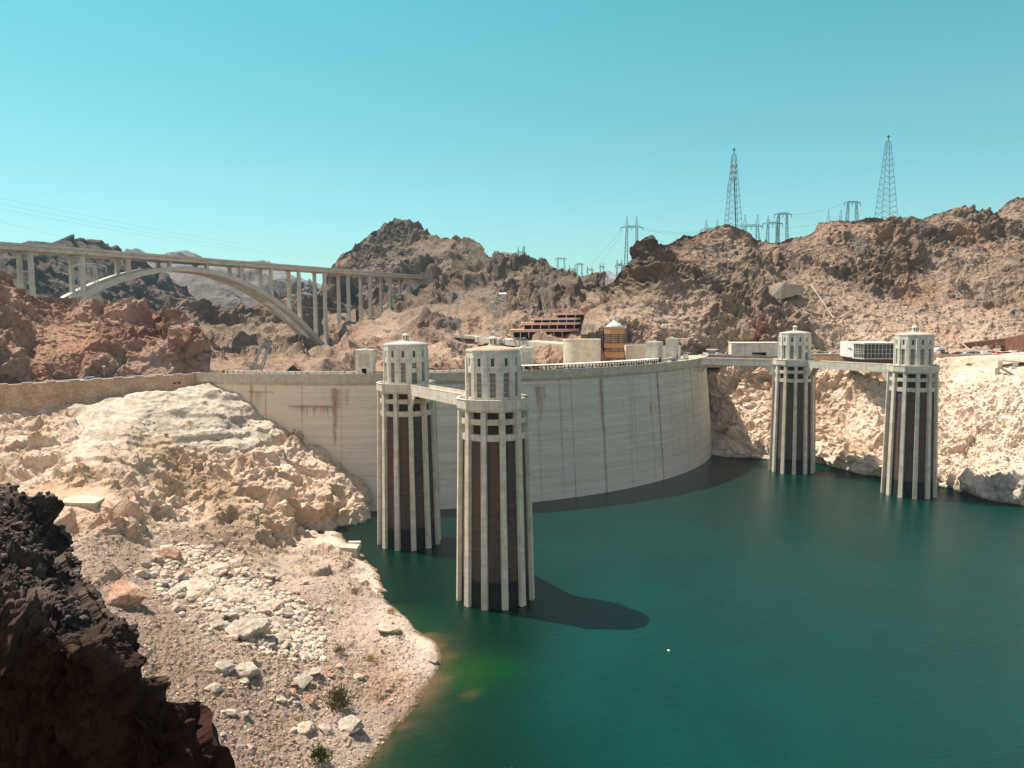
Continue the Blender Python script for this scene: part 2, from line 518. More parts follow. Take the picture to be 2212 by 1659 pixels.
def sheet(name, x0, x1, top, bot, ctrl, dx, dy, disp, color, mat, back=(60, -25), side=None, ymul=1.0, label=None, kind='structure'):
    xs = np.arange(x0, x1 + dx * 0.5, dx)
    yt = interp(top, xs); yb = interp(bot, xs)
    nr = int(max((yb - yt).max() / dy, 8)) + 1
    t = np.linspace(0, 1, nr)[:, None]
    PX = np.repeat(xs[None, :], nr, 0); PY = yt[None, :] * (1 - t) + yb[None, :] * t
    D = tps(ctrl, PX, PY) * ymul
    a, b, c = ray(PX, PY)
    s = D / b
    P = np.stack([a * s, D, CAMH + c * s], 2)
    # the far side: behind the skyline the ground falls away out of sight
    nb = 7
    dirv = np.stack([a[0], b[0]], 1); dirv /= np.linalg.norm(dirv, axis=1, keepdims=True)
    rows = []
    for k in range(nb, 0, -1):
        u = k / nb
        q = P[0].copy()
        q[:, :2] += dirv * back[0] * u
        q[:, 2] += back[1] * (u * u * 0.75 + u * 0.25)
        rows.append(q)
    P = np.concatenate([np.array(rows), P], 0)
    PXb = np.concatenate([np.repeat(xs[None, :], nb, 0), PX], 0)
    PYb = np.concatenate([np.repeat(yt[None, :], nb, 0), PY], 0)
    if side:                                               # wrap round the right-hand end
        ns = 8
        cols = []
        for k in range(1, ns + 1):
            q = P[:, -1].copy(); u = k / ns
            q[:, 0] += side[0] * u; q[:, 1] += side[1] * u
            q[:, 2] += 0
            cols.append(q)
        P = np.concatenate([P, np.stack(cols, 1)], 1)
        PXb = np.concatenate([PXb, np.repeat(PXb[:, -1:], ns, 1)], 1)
        PYb = np.concatenate([PYb, np.repeat(PYb[:, -1:], ns, 1)], 1)
    n0 = grid_normals(P)
    view = P - np.array([0, 0, CAMH])
    flip = np.sign(-(n0 * view).sum(2, keepdims=True)); flip[flip == 0] = 1
    n0 = n0 * flip
    for _ in range(4):                                     # smooth the push direction
        n0 = (n0 + np.roll(n0, 3, 0) + np.roll(n0, -3, 0) + np.roll(n0, 3, 1) + np.roll(n0, -3, 1)) / 5
    n0 /= np.linalg.norm(n0, axis=2, keepdims=True) + 1e-9
    sh = P.shape
    global SPACING
    sp = np.maximum(np.linalg.norm(np.gradient(P, axis=0), axis=2), np.linalg.norm(np.gradient(P, axis=1), axis=2))
    SPACING = sp.ravel().astype(np.float32)
    Pf = P.reshape(-1, 3).astype(np.float32)
    h, dirs = disp(Pf, n0.reshape(-1, 3), PXb.ravel(), PYb.ravel())
    SPACING = np.zeros(1, np.float32)
    hg = h.reshape(sh[:2]); aniso = np.clip((sp / (np.minimum(np.linalg.norm(np.gradient(P, axis=0), axis=2), np.linalg.norm(np.gradient(P, axis=1), axis=2)) + 1e-3) - 1.5) / 3.0, 0, 1)
    for _ in range(1):                                     # even out single-vertex teeth where the ground is seen at a flat angle
        p = np.pad(hg, 1, mode='edge')
        bl = (p[1:-1, :-2] + p[1:-1, 2:] + p[:-2, 1:-1] + p[2:, 1:-1] + 2 * hg) / 6
        hg = hg + (bl - hg) * (0.10 + 0.5 * aniso)
    h = hg.ravel()
    Q = (Pf + dirs * h[:, None]).reshape(sh)
    n1 = grid_normals(Q); n1 = n1 * np.sign(-(n1 * view).sum(2, keepdims=True) + 1e-9)
    col = color(Q.reshape(-1, 3).astype(np.float32), n1.reshape(-1, 3), h, PXb.ravel(), PYb.ravel())
    r, cN = sh[0], sh[1]
    I = np.arange(r * cN).reshape(r, cN)
    Fq = np.stack([I[:-1, :-1], I[1:, :-1], I[1:, 1:], I[:-1, 1:]], 2).reshape(-1, 4)
    o = np_mesh(name, Q.reshape(-1, 3), Fq, col, mat)
    o['kind'] = kind
    SH[name] = (Q[nb:, :len(xs)], xs, yt, yb, n1[nb:, :len(xs)])
    return o
def on(name, x, y):
    """the point of a finished sheet seen at (x, y)"""
    Q, xs, yt, yb, n = SH[name]
    j = int(np.clip(round((x - xs[0]) / (xs[1] - xs[0])), 0, len(xs) - 1))
    i = int(np.clip(round((y - yt[j]) / (yb[j] - yt[j]) * (Q.shape[0] - 1)), 0, Q.shape[0] - 1))
    return Vector([float(v) for v in Q[i, j]])

def lerpc(a, b, t):
    a = np.asarray(a, np.float32); b = np.asarray(b, np.float32)
    if a.ndim == 1: a = a[None, :]
    if b.ndim == 1: b = b[None, :]
    return a + (b - a) * t[:, None]
def up_mix(n, k=0.35):
    d = n + np.array([0, 0, k]); return d / np.linalg.norm(d, axis=1, keepdims=True)

M['rock_near'] = rock_mat('dark_basalt', 2.2, 0.10, 0.4)
M['rock_shore'] = rock_mat('bleached_shore_rock', 0.85, 0.35, 0.38)
M['rock_cliff'] = rock_mat('pale_cliff_rock', 0.45, 0.7, 0.36)
M['rock_hill'] = rock_mat('brown_hill_rock', 0.30, 1.1, 0.42)
M['rock_far'] = rock_mat('far_mountain_rock', 0.06, 4.0, 0.35)

# dam geometry: arc about DC
DC = np.array([-54.0, 453.0]); DR = 163.5; CREST = 51.8; ROADZ = 50.5
def dam_pt(phi, r, z):
    return Vector((DC[0] + r * math.sin(phi), DC[1] - r * math.cos(phi), z))
def dam_hit(x, y=800, R=DR):
    a, b, c = ray(x, y); d = np.array([a / b, 1.0])
    A = d @ d; B = -2 * d @ DC; Cc = DC @ DC - R * R; D = max(B * B - 4 * A * Cc, 0)
    t = (-B - math.sqrt(D)) / (2 * A); p = d * t
    return math.atan2(p[0] - DC[0], DC[1] - p[1]), p[1]
PHI0 = math.atan2(-124.5 + 54.0, 453.0 - 307.0); PHI1 = R_(86)

# ---- left shore, bleached by the lake
top = [(-260, 925), (-60, 895), (0, 884), (100, 874), (200, 858), (300, 840), (360, 828), (435, 816), (480, 820), (497, 824), (560, 866),
       (640, 921), (700, 951), (750, 996), (800, 1046), (812, 1080), (840, 1098), (1010, 1110)]
bot = [(-260, 1730), (1010, 1730)]
ctrl = [(-250, 905, 240), (0, 893, 256), (100, 884, 267), (200, 868, 279), (300, 850, 291), (360, 838, 299), (435, 826, 307), (497, 838, 304), (560, 880, 300),
        (640, 935, 296), (700, 965, 292.5), (750, 1010, 289.5), (800, 1060, 287.5), (812, 1092, 'z', 0), (840, 1105, 'z', -5), (1000, 1115, 'z', -6),
        (300, 900, 262), (450, 900, 276), (100, 960, 226), (300, 960, 241), (500, 1000, 256), (650, 1020, 272), (700, 1090, 262), (600, 1100, 240),
        (500, 1140, 215), (400, 1110, 217), (712, 1163, 'z', 0.2), (770, 1136, 'z', 0), (805, 1112, 'z', 0), (760, 1165, 'z', -3), (640, 1165, 'z', 3.5),
        (600, 1210, 'z', 7), (700, 1195, 'z', 5), (750, 1190, 'z', 3.0), (778, 1205, 'z', 0.3), (185, 1075, 181), (125, 1085, 178), (245, 1065, 184), (0, 1060, 190), (-250, 1060, 185), (60, 1060, 189), (330, 1130, 190),
        (400, 1240, 'z', 17), (550, 1300, 'z', 12.5), (650, 1260, 'z', 8.5), (750, 1300, 'z', 4.3), (820, 1245, 'z', 0.2), (835, 1300, 'z', 0.2), (880, 1342, 'z', 0.2),
        (940, 1388, 'z', 0.15), (955, 1425, 'z', 0), (905, 1520, 'z', 0), (835, 1600, 'z', 0), (790, 1659, 'z', 0), (750, 1725, 'z', 0),
        (600, 1450, 'z', 9), (700, 1450, 'z', 6), (800, 1450, 'z', 3.4), (870, 1450, 'z', 1.6), (600, 1600, 'z', 6.5), (700, 1600, 'z', 3.3), (620, 1725, 'z', 5), (690, 1725, 'z', 2.5), (450, 1450, 'z', 14), (300, 1300, 'z', 20),
        (200, 1250, 'z', 23.5), (450, 1600, 'z', 11.5), (300, 1500, 'z', 18), (100, 1300, 'z', 25), (480, 1720, 'z', 9.5), (0, 1500, 'z', 25), (-250, 1300, 'z', 29), (-250, 1700, 'z', 25), (200, 1700, 'z', 19),
        (870, 1250, 'z', -4), (900, 1330, 'z', -5), (1000, 1380, 'z', -5), (1010, 1500, 'z', -6), (930, 1600, 'z', -4), (880, 1720, 'z', -4), (1000, 1725, 'z', -6), (850, 1170, 'z', -5),
        (820, 1350, 'z', 3), (760, 1250, 'z', 4.2), (790, 1560, 'z', 2.0), (740, 1640, 'z', 1.8)]
def d_shore(P, n, px, py):
    smooth = sst(120, 220, px) * (1 - sst(560, 640, px)) * (1 - sst(955, 1000, py))          # the smooth pale ledges
    gr = sst(1150, 1240, py + 0.12 * (600 - px))                                             # rubble slope below
    near = np.clip(P[:, 1] / 200.0, 0.25, 1.2)
    oc = sst(-0.12, 0.15, fbm(P / 22.0, 3, 17)); k2 = 0.35 + 0.65 * oc
    k2 = k2 * (1 - gr) + gr * (0.10 + 0.45 * sst(0.05, 0.25, fbm(P / 16.0, 3, 13)))
    h = fbm(P / 38.0, 3, 11) * 3.6 * near
    h += fracture(P, 11.0, 12, 1.6, 0.18, (1, 1, 0.8)) * 0.36 * near * (1 - 0.85 * smooth) * k2
    h += fracture(P, 4.2, 14, 1.8, 0.28) * 0.46 * near * (1 - 0.80 * smooth) * k2
    h += fracture(P, 1.7, 15, 1.8, 0.3) * 0.50 * (1 - 0.7 * smooth) * np.clip(near, 0.4, 1) * (0.35 + 0.65 * k2)
    h += fracture(P, 0.7, 20, 1.8, 0.3) * 0.45 * (1 - 0.7 * smooth)
    h += fbm(P / 1.6, 3, 16) * 0.25 * np.clip(near, 0.5, 1) * keep(1.2)
    q = (P[:, 2] + fbm(P / 30.0, 2, 18) * 3.5 + P[:, 0] * 0.07) / 4.2                            # rock benches
    st = (q - np.floor(q)); h += smooth * (sst(0.0, 0.16, st) - st) * 1.9
    h += smooth * (fracture(P, 9.0, 27, 0.9, 0.3, (0.5, 0.7, 1.8)) * 0.13 + fracture(P, 3.2, 28, 1.2, 0.5, (0.5, 0.8, 1.6)) * 0.10 - h * 0.45)
    h += (fbm(P / 14.0, 3, 19, ridged=True) - 0.5) * 1.8 * near * (1 - 0.6 * gr)
    h *= 1 - 0.93 * np.exp(-((px - 185) / 90.0) ** 4 - ((py - 1077) / 26.0) ** 4)
    edge = sst(0.0, 5.0, P[:, 2] + 0.5)
    h *= 0.30 + 0.70 * edge
    top_ = sst(0, 25, py - interp(top_shore, px)); h *= 0.35 + 0.65 * top_
    return h, up_mix(n, 0.25)
def c_shore(P, n, h, px, py):
    a = fbm(P / 26.0, 4, 21) * 0.5 + 0.5; b = fbm(P / 7.0, 4, 22) * 0.5 + 0.5; g = fbm(P / 60.0, 3, 23) * 0.5 + 0.5
    c = lerpc((0.47, 0.335, 0.235), (0.66, 0.505, 0.385), sst(0.34, 0.62, a))
    c = lerpc(c, (0.40, 0.235, 0.135), sst(0.52, 0.70, b) * 0.6)
    c = lerpc(c, (0.60, 0.37, 0.235), sst(0.50, 0.66, g) * 0.5)
    smooth = sst(130, 200, px) * (1 - sst(560, 640, px)) * (1 - sst(950, 990, py))
    c = lerpc(c, lerpc((0.42, 0.36, 0.29), (0.62, 0.525, 0.425), sst(0.35, 0.65, b)), smooth * 0.85)
    gr = sst(1130, 1230, py + 0.10 * (600 - px)) * sst(-400, 0, 980 - px)
    gravel = lerpc((0.27, 0.19, 0.145), (0.43, 0.325, 0.255), sst(0.3, 0.7, a))
    flat = sst(0.55, 0.85, n[:, 2])
    c = lerpc(c, gravel, gr * (0.5 + 0.45 * flat))
    gul = np.exp(-(((px - (300 + (py - 930) * 1.05)) / 75.0) ** 2)) * sst(900, 960, py) * (1 - sst(1150, 1230, py))
    c = lerpc(c, (0.40, 0.27, 0.16), gul * 0.75)
    dk = np.exp(-((px - 480) / 70.0) ** 2 - ((py - 1165) / 30.0) ** 2)
    c = lerpc(c, (0.235, 0.165, 0.125), np.clip(dk * 0.9, 0, 1))
    pat = np.exp(-((px - 650) / 160.0) ** 2 - ((py - 1225) / 45.0) ** 2)
    c = lerpc(c, (0.40, 0.315, 0.235), np.clip(pat * 0.8, 0, 1))
    red = np.exp(-((px - 845) / 60.0) ** 2 - ((py - 1475) / 50.0) ** 2)
    c = lerpc(c, (0.42, 0.24, 0.15), np.clip(red * 0.7, 0, 1))
    rim = (1 - sst(0.6, 4.2, P[:, 2])) * sst(-0.2, 0.5, P[:, 2])
    c = lerpc(c, (0.72, 0.60, 0.49), rim * 0.5 * (1 - sst(1430, 1500, py)))
    wet = 1 - sst(0.05, 0.75, P[:, 2] + (b - 0.5) * 0.8)
    c = lerpc(c, (0.15, 0.095, 0.055), wet * 0.9)
    return c
top_shore = top
sheet('rocky_shore', -250, 1000, top, bot, ctrl, 1.7, 1.05, d_shore, c_shore, M['rock_shore'], back=(6, -6))

# ---- the dark crag close to the camera, bottom left
top = [(-200, 1050), (0, 1063), (22, 1067), (38, 1086), (49, 1103), (70, 1097), (86, 1093), (109, 1112), (113, 1134), (122, 1170), (129, 1202), (150, 1224), (176, 1281),
       (210, 1322), (240, 1356), (262, 1386), (276, 1416), (282, 1470), (300, 1468), (337, 1461), (350, 1480), (354, 1500), (362, 1518), (405, 1521), (431, 1519), (439, 1545), (447, 1612),
       (480, 1640), (495, 1700), (520, 1760)]
bot = [(-200, 1765), (520, 1790)]
CRAG = top
ctrl = [(-190, 1060, 34), (0, 1065, 31), (100, 1115, 30), (125, 1200, 28), (200, 1315, 25.5), (275, 1420, 23.5), (0, 1180, 25), (60, 1210, 25), (80, 1290, 22), (160, 1350, 21.5), (0, 1310, 20.5),
        (-190, 1300, 20), (60, 1400, 20.2), (200, 1450, 20.8), (260, 1470, 22), (100, 1500, 21.8), (200, 1600, 24.5), (100, 1700, 27), (-190, 1700, 26), (0, 1600, 24),
        (340, 1470, 26), (430, 1525, 28), (330, 1560, 24.5), (420, 1600, 26), (480, 1650, 27), (300, 1700, 25), (450, 1740, 26), (515, 1765, 27), (0, 1780, 23)]
def d_crag(P, n, px, py):
    h = fbm(P / 4.5, 3, 41) * 0.9
    h += fracture(P, 2.6, 42, 1.8, 0.2) * 0.34
    h += fracture(P, 0.95, 43, 2.0, 0.35) * 0.40
    h += fracture(P, 0.40, 44, 2.2, 0.5) * 0.75
    h += fracture(P, 0.17, 46, 2.2, 0.5) * 0.70
    return h, up_mix(n, 0.0)
def c_crag(P, n, h, px, py):
    a = fbm(P / 1.6, 4, 51) * 0.5 + 0.5; b = fbm(P / 0.5, 3, 52) * 0.5 + 0.5
    c = lerpc((0.045, 0.032, 0.027), (0.130, 0.092, 0.074), sst(0.4, 0.7, a))
    c = lerpc(c, (0.24, 0.19, 0.165), sst(0.62, 0.8, b) * 0.55)
    low = sst(1290, 1430, py - 0.55 * (px - 100) * 0.8)  # reddish rock below, darkened further to paint in the overhang's shade
    c = lerpc(c, lerpc((0.026, 0.009, 0.005), (0.055, 0.019, 0.010), a), low * 0.9)
    return c
sheet('dark_crag', -190, 512, top, bot, ctrl, 2.0, 2.0, d_crag, c_crag, M['rock_near'], back=(5, -9), side=(-3.5, 6))

# ---- left red hill above the road
top = [(-260, 560), (0, 594), (10, 597), (25, 612), (45, 628), (60, 640), (90, 643), (130, 646), (170, 648), (206, 651), (216, 648), (240, 653), (270, 652), (300, 655), (312, 666), (325, 668), (340, 680), (346, 688),
       (360, 680), (375, 678), (390, 683), (405, 694), (420, 700), (436, 712), (447, 732), (450, 744)]
bot = [(-260, 862), (0, 842), (100, 838), (217, 828), (435, 812), (452, 810)]
ctrl = [(-250, 850, 255), (0, 836, 275), (100, 832, 286), (217, 822, 300), (330, 815, 312), (435, 808, 325), (450, 740, 336), (400, 700, 345), (450, 790, 327), (330, 760, 322), (330, 690, 350), (240, 655, 362),
        (217, 780, 304), (290, 790, 312), (100, 770, 296), (100, 720, 318), (200, 720, 330), (150, 690, 346), (100, 650, 352), (60, 700, 312), (20, 705, 296), (0, 640, 306), (0, 598, 325), (40, 640, 330),
        (60, 765, 300), (0, 760, 278), (20, 800, 277), (-250, 600, 300), (-250, 800, 255), (380, 750, 324)]
def d_red(P, n, px, py):
    scree = np.exp(-(((px - 120) / 95.0) ** 2 + ((py - 745) / 55.0) ** 2))
    k = 1 - 0.8 * np.clip(scree * 1.4, 0, 1)
    low = 1 - 0.75 * sst(745, 790, py) * sst(230, 300, px)
    h = fbm(P / 35.0, 3, 61) * 5
    h += fracture(P, 15.0, 62, 1.7, 0.22) * 0.42 * k * low
    h += fracture(P, 6.0, 63, 1.6, 0.25) * 0.42 * k * low
    h += fracture(P, 2.4, 64, 1.8, 0.3) * 0.46 * (0.4 + 0.6 * k) * low
    h += fracture(P, 1.1, 66, 1.8, 0.3) * 0.45 * low
    h += fbm(P / 2.0, 3, 65) * 0.4 * keep(1.5)
    return h, up_mix(n, 0.1)
def c_red(P, n, h, px, py):
    a = fbm(P / 22.0, 4, 71) * 0.5 + 0.5; b = fbm(P / 5.0, 4, 72) * 0.5 + 0.5
    c = lerpc((0.22, 0.120, 0.085), (0.42, 0.280, 0.212), sst(0.35, 0.65, a))
    c = lerpc(c, (0.50, 0.36, 0.28), sst(0.5, 0.75, b) * 0.5 * sst(200, 260, px))
    c = lerpc(c, (0.19, 0.07, 0.04), sst(0.5, 0.3, b) * 0.35)
    scree = np.exp(-(((px - 120) / 95.0) ** 2 + ((py - 745) / 55.0) ** 2))
    return lerpc(c, (0.38, 0.215, 0.145), np.clip(scree * 1.3, 0, 0.8))
sheet('red_hill', -250, 450, top, bot, ctrl, 1.7, 1.1, d_red, c_red, M['rock_cliff'], back=(60, -30), side=(-34, 70))

# ---- brown hill palette used beyond the dam
def hillcol(seed, s, c_dark, c_mid, c_pale, zpale=None, scree=0.5, oc=None):
    def f(P, n, h, px, py):
        a = fbm(P / (30 * s), 4, seed) * 0.5 + 0.5; b = fbm(P / (8 * s), 4, seed + 1) * 0.5 + 0.5; r = fbm(P / (14 * s), 4, seed + 2, ridged=True)
        c = lerpc(c_dark, c_mid, sst(0.34, 0.6, a))
        flat = sst(0.45, 0.8, n[:, 2])
        c = lerpc(c, c_mid, flat * scree)
        if zpale is not None:
            z = P[:, 2] + (a - 0.5) * zpale[2]
            c = lerpc(c, c_pale, (1 - sst(zpale[0], zpale[1], z)) * 0.85)
        if oc is not None:
            k = sst(-0.10, 0.14, fbm(P / (oc[1] * 2.8) * np.array([1, 1, 1.6], np.float32), 3, oc[0] + 7))
            c = lerpc(c, np.asarray(c_dark) * 0.95, k * 0.55); w = fbm(P / 55.0, 3, seed + 9) * 0.5 + 0.5
            c = lerpc(c, np.asarray(c_mid) * np.array([1.25, 0.98, 0.85]), sst(0.5, 0.7, w) * 0.5)
        c = lerpc(c, np.asarray(c_dark) * 0.62, sst(0.56, 0.78, b) * 0.55 * (1 - 0.6 * flat))
        return lerpc(c, np.asarray(c_mid) * 1.25, sst(0.50, 0.32, b) * 0.35)
    return f
def hilldisp(seed, big, amp=1.0, fine=1.0, mask=None, zz=0.75, scree=0.80):
    def f(P, n, px, py):
        k = 1.0 if mask is None else mask(P, px, py)
        # outcrops stand out of smoother scree; beds dip gently so that ledges run across the slope
        oc = sst(-0.10, 0.14, fbm(P / (big * 2.8) * np.array([1, 1, 1.6], np.float32), 3, seed + 7) + (k - 0.8) * 0.25)
        k2 = (1 - scree) + scree * oc
        h = fbm(P / (big * 4.0), 3, seed) * big * 0.55
        h += (fbm(P / (big * 2.4), 4, seed + 5, ridged=True) - 0.45) * big * 0.42
        D = P @ np.array([[0.30], [0.12], [0.95]], np.float32); dip = D[:, 0] / (big * 0.62) + fbm(P / (big * 1.5), 3, seed + 8) * 1.3
        st = dip - np.floor(dip); h += (sst(0.0, 0.45, st) - st) * big * 0.26 * oc * keep(big * 0.5)
        h += fracture(P, big, seed + 1, 1.6, 0.2, (1, 1, zz)) * 0.38 * k * k2
        h += fracture(P, big * 0.42, seed + 2, 1.8, 0.4) * 0.62 * (0.35 + 0.65 * k) * k2
        h += fracture(P, big * 0.17, seed + 3, 1.9, 0.45) * 0.74 * fine * (0.35 + 0.65 * k2)
        h += fbm(P / (big * 0.12), 3, seed + 4) * big * 0.03 * fine * keep(big * 0.1)
        return h * amp, up_mix(n, 0.15)
    return f

# ---- far ranges
top = [(-300, 600), (200, 566), (282, 549), (305, 549), (340, 556), (400, 562), (449, 570), (500, 572), (560, 574), (599, 584), (624, 594), (650, 600), (672, 612), (760, 640)]
sheet('far_range', -280, 760, top, [(-300, 690), (760, 700)], [(-300, 620, 2300), (280, 552, 2700), (500, 575, 2600), (760, 640, 2400), (-300, 690, 2000), (500, 690, 2000), (760, 700, 2000)], 4, 3,
      hilldisp(101, 110, 0.8), hillcol(102, 6, (0.13, 0.125, 0.13), (0.22, 0.20, 0.19), (0, 0, 0)), M['rock_far'], back=(500, -200))
top = [(250, 640), (330, 602), (370, 585), (400, 578), (440, 580), (470, 588), (520, 580), (560, 590), (600, 610), (640, 604), (660, 612), (700, 640), (760, 650)]
sheet('middle_range', 250, 760, top, [(250, 760), (760, 780)], [(250, 640, 1600), (400, 580, 1750), (560, 590, 1700), (760, 650, 1500), (250, 760, 1100), (500, 760, 1150), (760, 780, 1150), (450, 660, 1350)], 3, 2.4,
      hilldisp(111, 70, 0.9), hillcol(112, 4, (0.085, 0.080, 0.080), (0.17, 0.145, 0.13), (0, 0, 0)), M['rock_far'], back=(300, -160))
top = [(-300, 600), (-60, 568), (0, 545), (20, 535), (45, 526), (75, 521), (95, 522), (110, 524), (135, 520), (160, 518), (185, 519), (205, 525), (222, 531), (245, 535), (262, 546), (272, 551), (290, 553), (305, 562), (330, 580), (352, 588),
       (375, 610), (400, 626), (430, 652), (455, 678), (520, 730)]
sheet('shaded_hill', -280, 520, top, [(-300, 770), (520, 780)], [(-280, 560, 700), (0, 560, 760), (75, 524, 900), (180, 520, 1010), (300, 565, 1090), (430, 652, 1130), (520, 730, 1120), (0, 700, 560), (200, 700, 800), (350, 700, 960), (520, 770, 1000), (100, 640, 760), (260, 640, 960), (-280, 760, 500), (200, 770, 760)], 2.2, 2.0,
      hilldisp(121, 42, 0.6, zz=0.6), hillcol(122, 2.0, (0.062, 0.052, 0.048), (0.125, 0.100, 0.084), (0, 0, 0)), M['rock_hill'], back=(200, -120))
top = [(300, 716), (330, 690), (350, 666), (380, 652), (400, 646), (413, 642), (426, 650), (445, 663), (470, 686), (492, 701), (515, 694), (540, 672), (570, 655), (600, 644), (640, 634), (690, 640), (720, 650), (770, 665)]
sheet('gorge_wall', 300, 770, top, [(300, 835), (770, 835)], [(300, 716, 700), (413, 643, 850), (492, 702, 860), (570, 656, 900), (690, 642, 930), (770, 665, 900), (300, 830, 420), (450, 830, 450), (560, 830, 470), (700, 834, 500), (770, 835, 520),
      (470, 760, 660), (600, 720, 830), (600, 775, 640), (560, 700, 850), (690, 752, 840), (690, 790, 620), (640, 690, 860), (660, 730, 850), (400, 720, 740)], 1.7, 0.9,
      hilldisp(131, 30, 1.0), hillcol(132, 1.3, (0.13, 0.088, 0.064), (0.245, 0.175, 0.122), (0.36, 0.235, 0.165), (30, 62, 30)), M['rock_hill'], back=(150, -80))

# ---- central peak and the slopes under the highway bridge
top = [(684, 646), (700, 612), (715, 582), (730, 560), (745, 549), (762, 540), (768, 533), (785, 520), (800, 508), (812, 500), (826, 494), (840, 492), (855, 482), (866, 476), (875, 475), (890, 480), (905, 487), (920, 500), (940, 512), (955, 517), (975, 517),
       (1000, 516), (1020, 518), (1030, 523), (1043, 530), (1048, 545), (1058, 556), (1075, 560), (1090, 556), (1110, 556), (1140, 561), (1160, 565), (1180, 568), (1192, 582), (1210, 585), (1230, 597), (1250, 600), (1270, 612), (1300, 628), (1340, 640), (1400, 660)]
bot = [(684, 840), (1400, 840)]
ctrl = [(684, 650, 960), (730, 562, 1080), (800, 510, 1150), (875, 477, 1190), (940, 514, 1120), (1020, 520, 1020), (1050, 556, 860), (1110, 558, 820), (1180, 572, 790), (1230, 600, 770), (1300, 628, 740), (1400, 660, 640),
        (850, 560, 1080), (920, 590, 990), (720, 620, 1000), (760, 690, 930), (800, 640, 985), (880, 640, 940), (700, 700, 880), (755, 700, 800), (800, 690, 850), (840, 672, 900), (890, 640, 930), (960, 620, 900), (1000, 640, 800), (1030, 600, 800),
        (1100, 645, 690), (1000, 690, 640), (1100, 670, 600), (1200, 650, 600), (1200, 622, 700), (1270, 640, 640), (1290, 690, 540), (1180, 720, 530), (1240, 700, 540), (1240, 676, 560), (1110, 700, 545), (1250, 730, 500), (1050, 735, 575), (1120, 738, 530), (1200, 742, 470), (740, 745, 720), (700, 750, 830), (700, 790, 620), (800, 740, 590), (900, 700, 660), (850, 790, 480), (950, 760, 505),
        (1050, 760, 530), (1150, 780, 415), (1250, 760, 410), (700, 838, 470), (850, 838, 420), (1050, 838, 400), (1200, 838, 390), (1400, 838, 390), (1400, 740, 470)]
def m_peak(P, px, py):
    return np.ones(len(P), np.float32) * (0.75 + 0.4 * sst(720, 640, py))
_hc = hillcol(142, 1.0, (0.100, 0.073, 0.056), (0.215, 0.162, 0.120), (0.47, 0.31, 0.225), (40, 110, 36), oc=(141, 26))
def c_peak(P, n, h, px, py):
    c = _hc(P, n, h, px, py)
    gap = np.exp(-((px - 716) / 20.0) ** 2) * sst(690, 715, py)  # dark strip paints the gorge's shadow into the rock colour
    cl = sst(820, 760, P[:, 1]) * 0
    return lerpc(c, (0.075, 0.055, 0.048), np.clip(gap * 0.7, 0, 1))
sheet('central_peak', 684, 1400, top, bot, ctrl, 1.6, 0.85, hilldisp(141, 26, 1.0, mask=m_peak), c_peak, M['rock_hill'], back=(180, -100))
top = [(1040, 585), (1058, 560), (1075, 548), (1090, 545), (1110, 549), (1130, 552), (1150, 566), (1165, 562), (1180, 570), (1200, 586), (1240, 600), (1300, 600), (1330, 612), (1400, 640)]
sheet('far_knoll', 1040, 1400, top, [(1040, 660), (1400, 690)], [(1040, 590, 1500), (1100, 550, 1600), (1200, 590, 1550), (1400, 640, 1500), (1040, 660, 1100), (1400, 690, 1000), (1200, 670, 1050)], 3, 2.4,
      hilldisp(151, 60, 0.8), hillcol(152, 4, (0.12, 0.11, 0.10), (0.20, 0.17, 0.145), (0, 0, 0)), M['rock_far'], back=(300, -120))
top = [(1200, 612), (1260, 600), (1285, 592), (1300, 589), (1318, 587), (1330, 592), (1345, 597), (1400, 610)]
sheet('distant_mountain', 1200, 1400, top, [(1200, 660), (1400, 660)], [(1200, 612, 6500), (1300, 588, 7000), (1400, 610, 6500), (1200, 660, 5000), (1400, 660, 5000)], 4, 3,
      hilldisp(161, 300, 0.6), hillcol(162, 20, (0.20, 0.19, 0.19), (0.28, 0.26, 0.25), (0, 0, 0)), M['rock_far'], back=(900, -300))

# ---- right hill
top = [(1240, 640), (1270, 636), (1290, 625), (1310, 617), (1324, 611), (1341, 586), (1355, 570), (1369, 559), (1380, 548), (1389, 538), (1405, 541), (1419, 538), (1434, 541), (1439, 536), (1446, 531), (1455, 526), (1464, 519), (1479, 510), (1490, 512), (1499, 511),
       (1514, 501), (1530, 498), (1544, 494), (1559, 488), (1579, 494), (1601, 508), (1615, 518), (1629, 524), (1639, 525), (1645, 530), (1665, 529), (1684, 526), (1700, 521), (1714, 514), (1749, 509), (1759, 504), (1769, 491), (1780, 487), (1794, 481), (1812, 479), (1829, 477), (1840, 481), (1850, 479), (1870, 474), (1889, 473), (1910, 475), (1931, 472), (1945, 476),
       (1961, 475), (1981, 479), (2000, 470), (2019, 462), (2045, 460), (2074, 456), (2100, 459), (2121, 463), (2149, 461), (2169, 443), (2190, 438), (2212, 433), (2300, 405), (2480, 380)]
bot = [(1240, 800), (1500, 800), (1530, 772), (1700, 770), (2030, 767), (2212, 764), (2480, 762)]
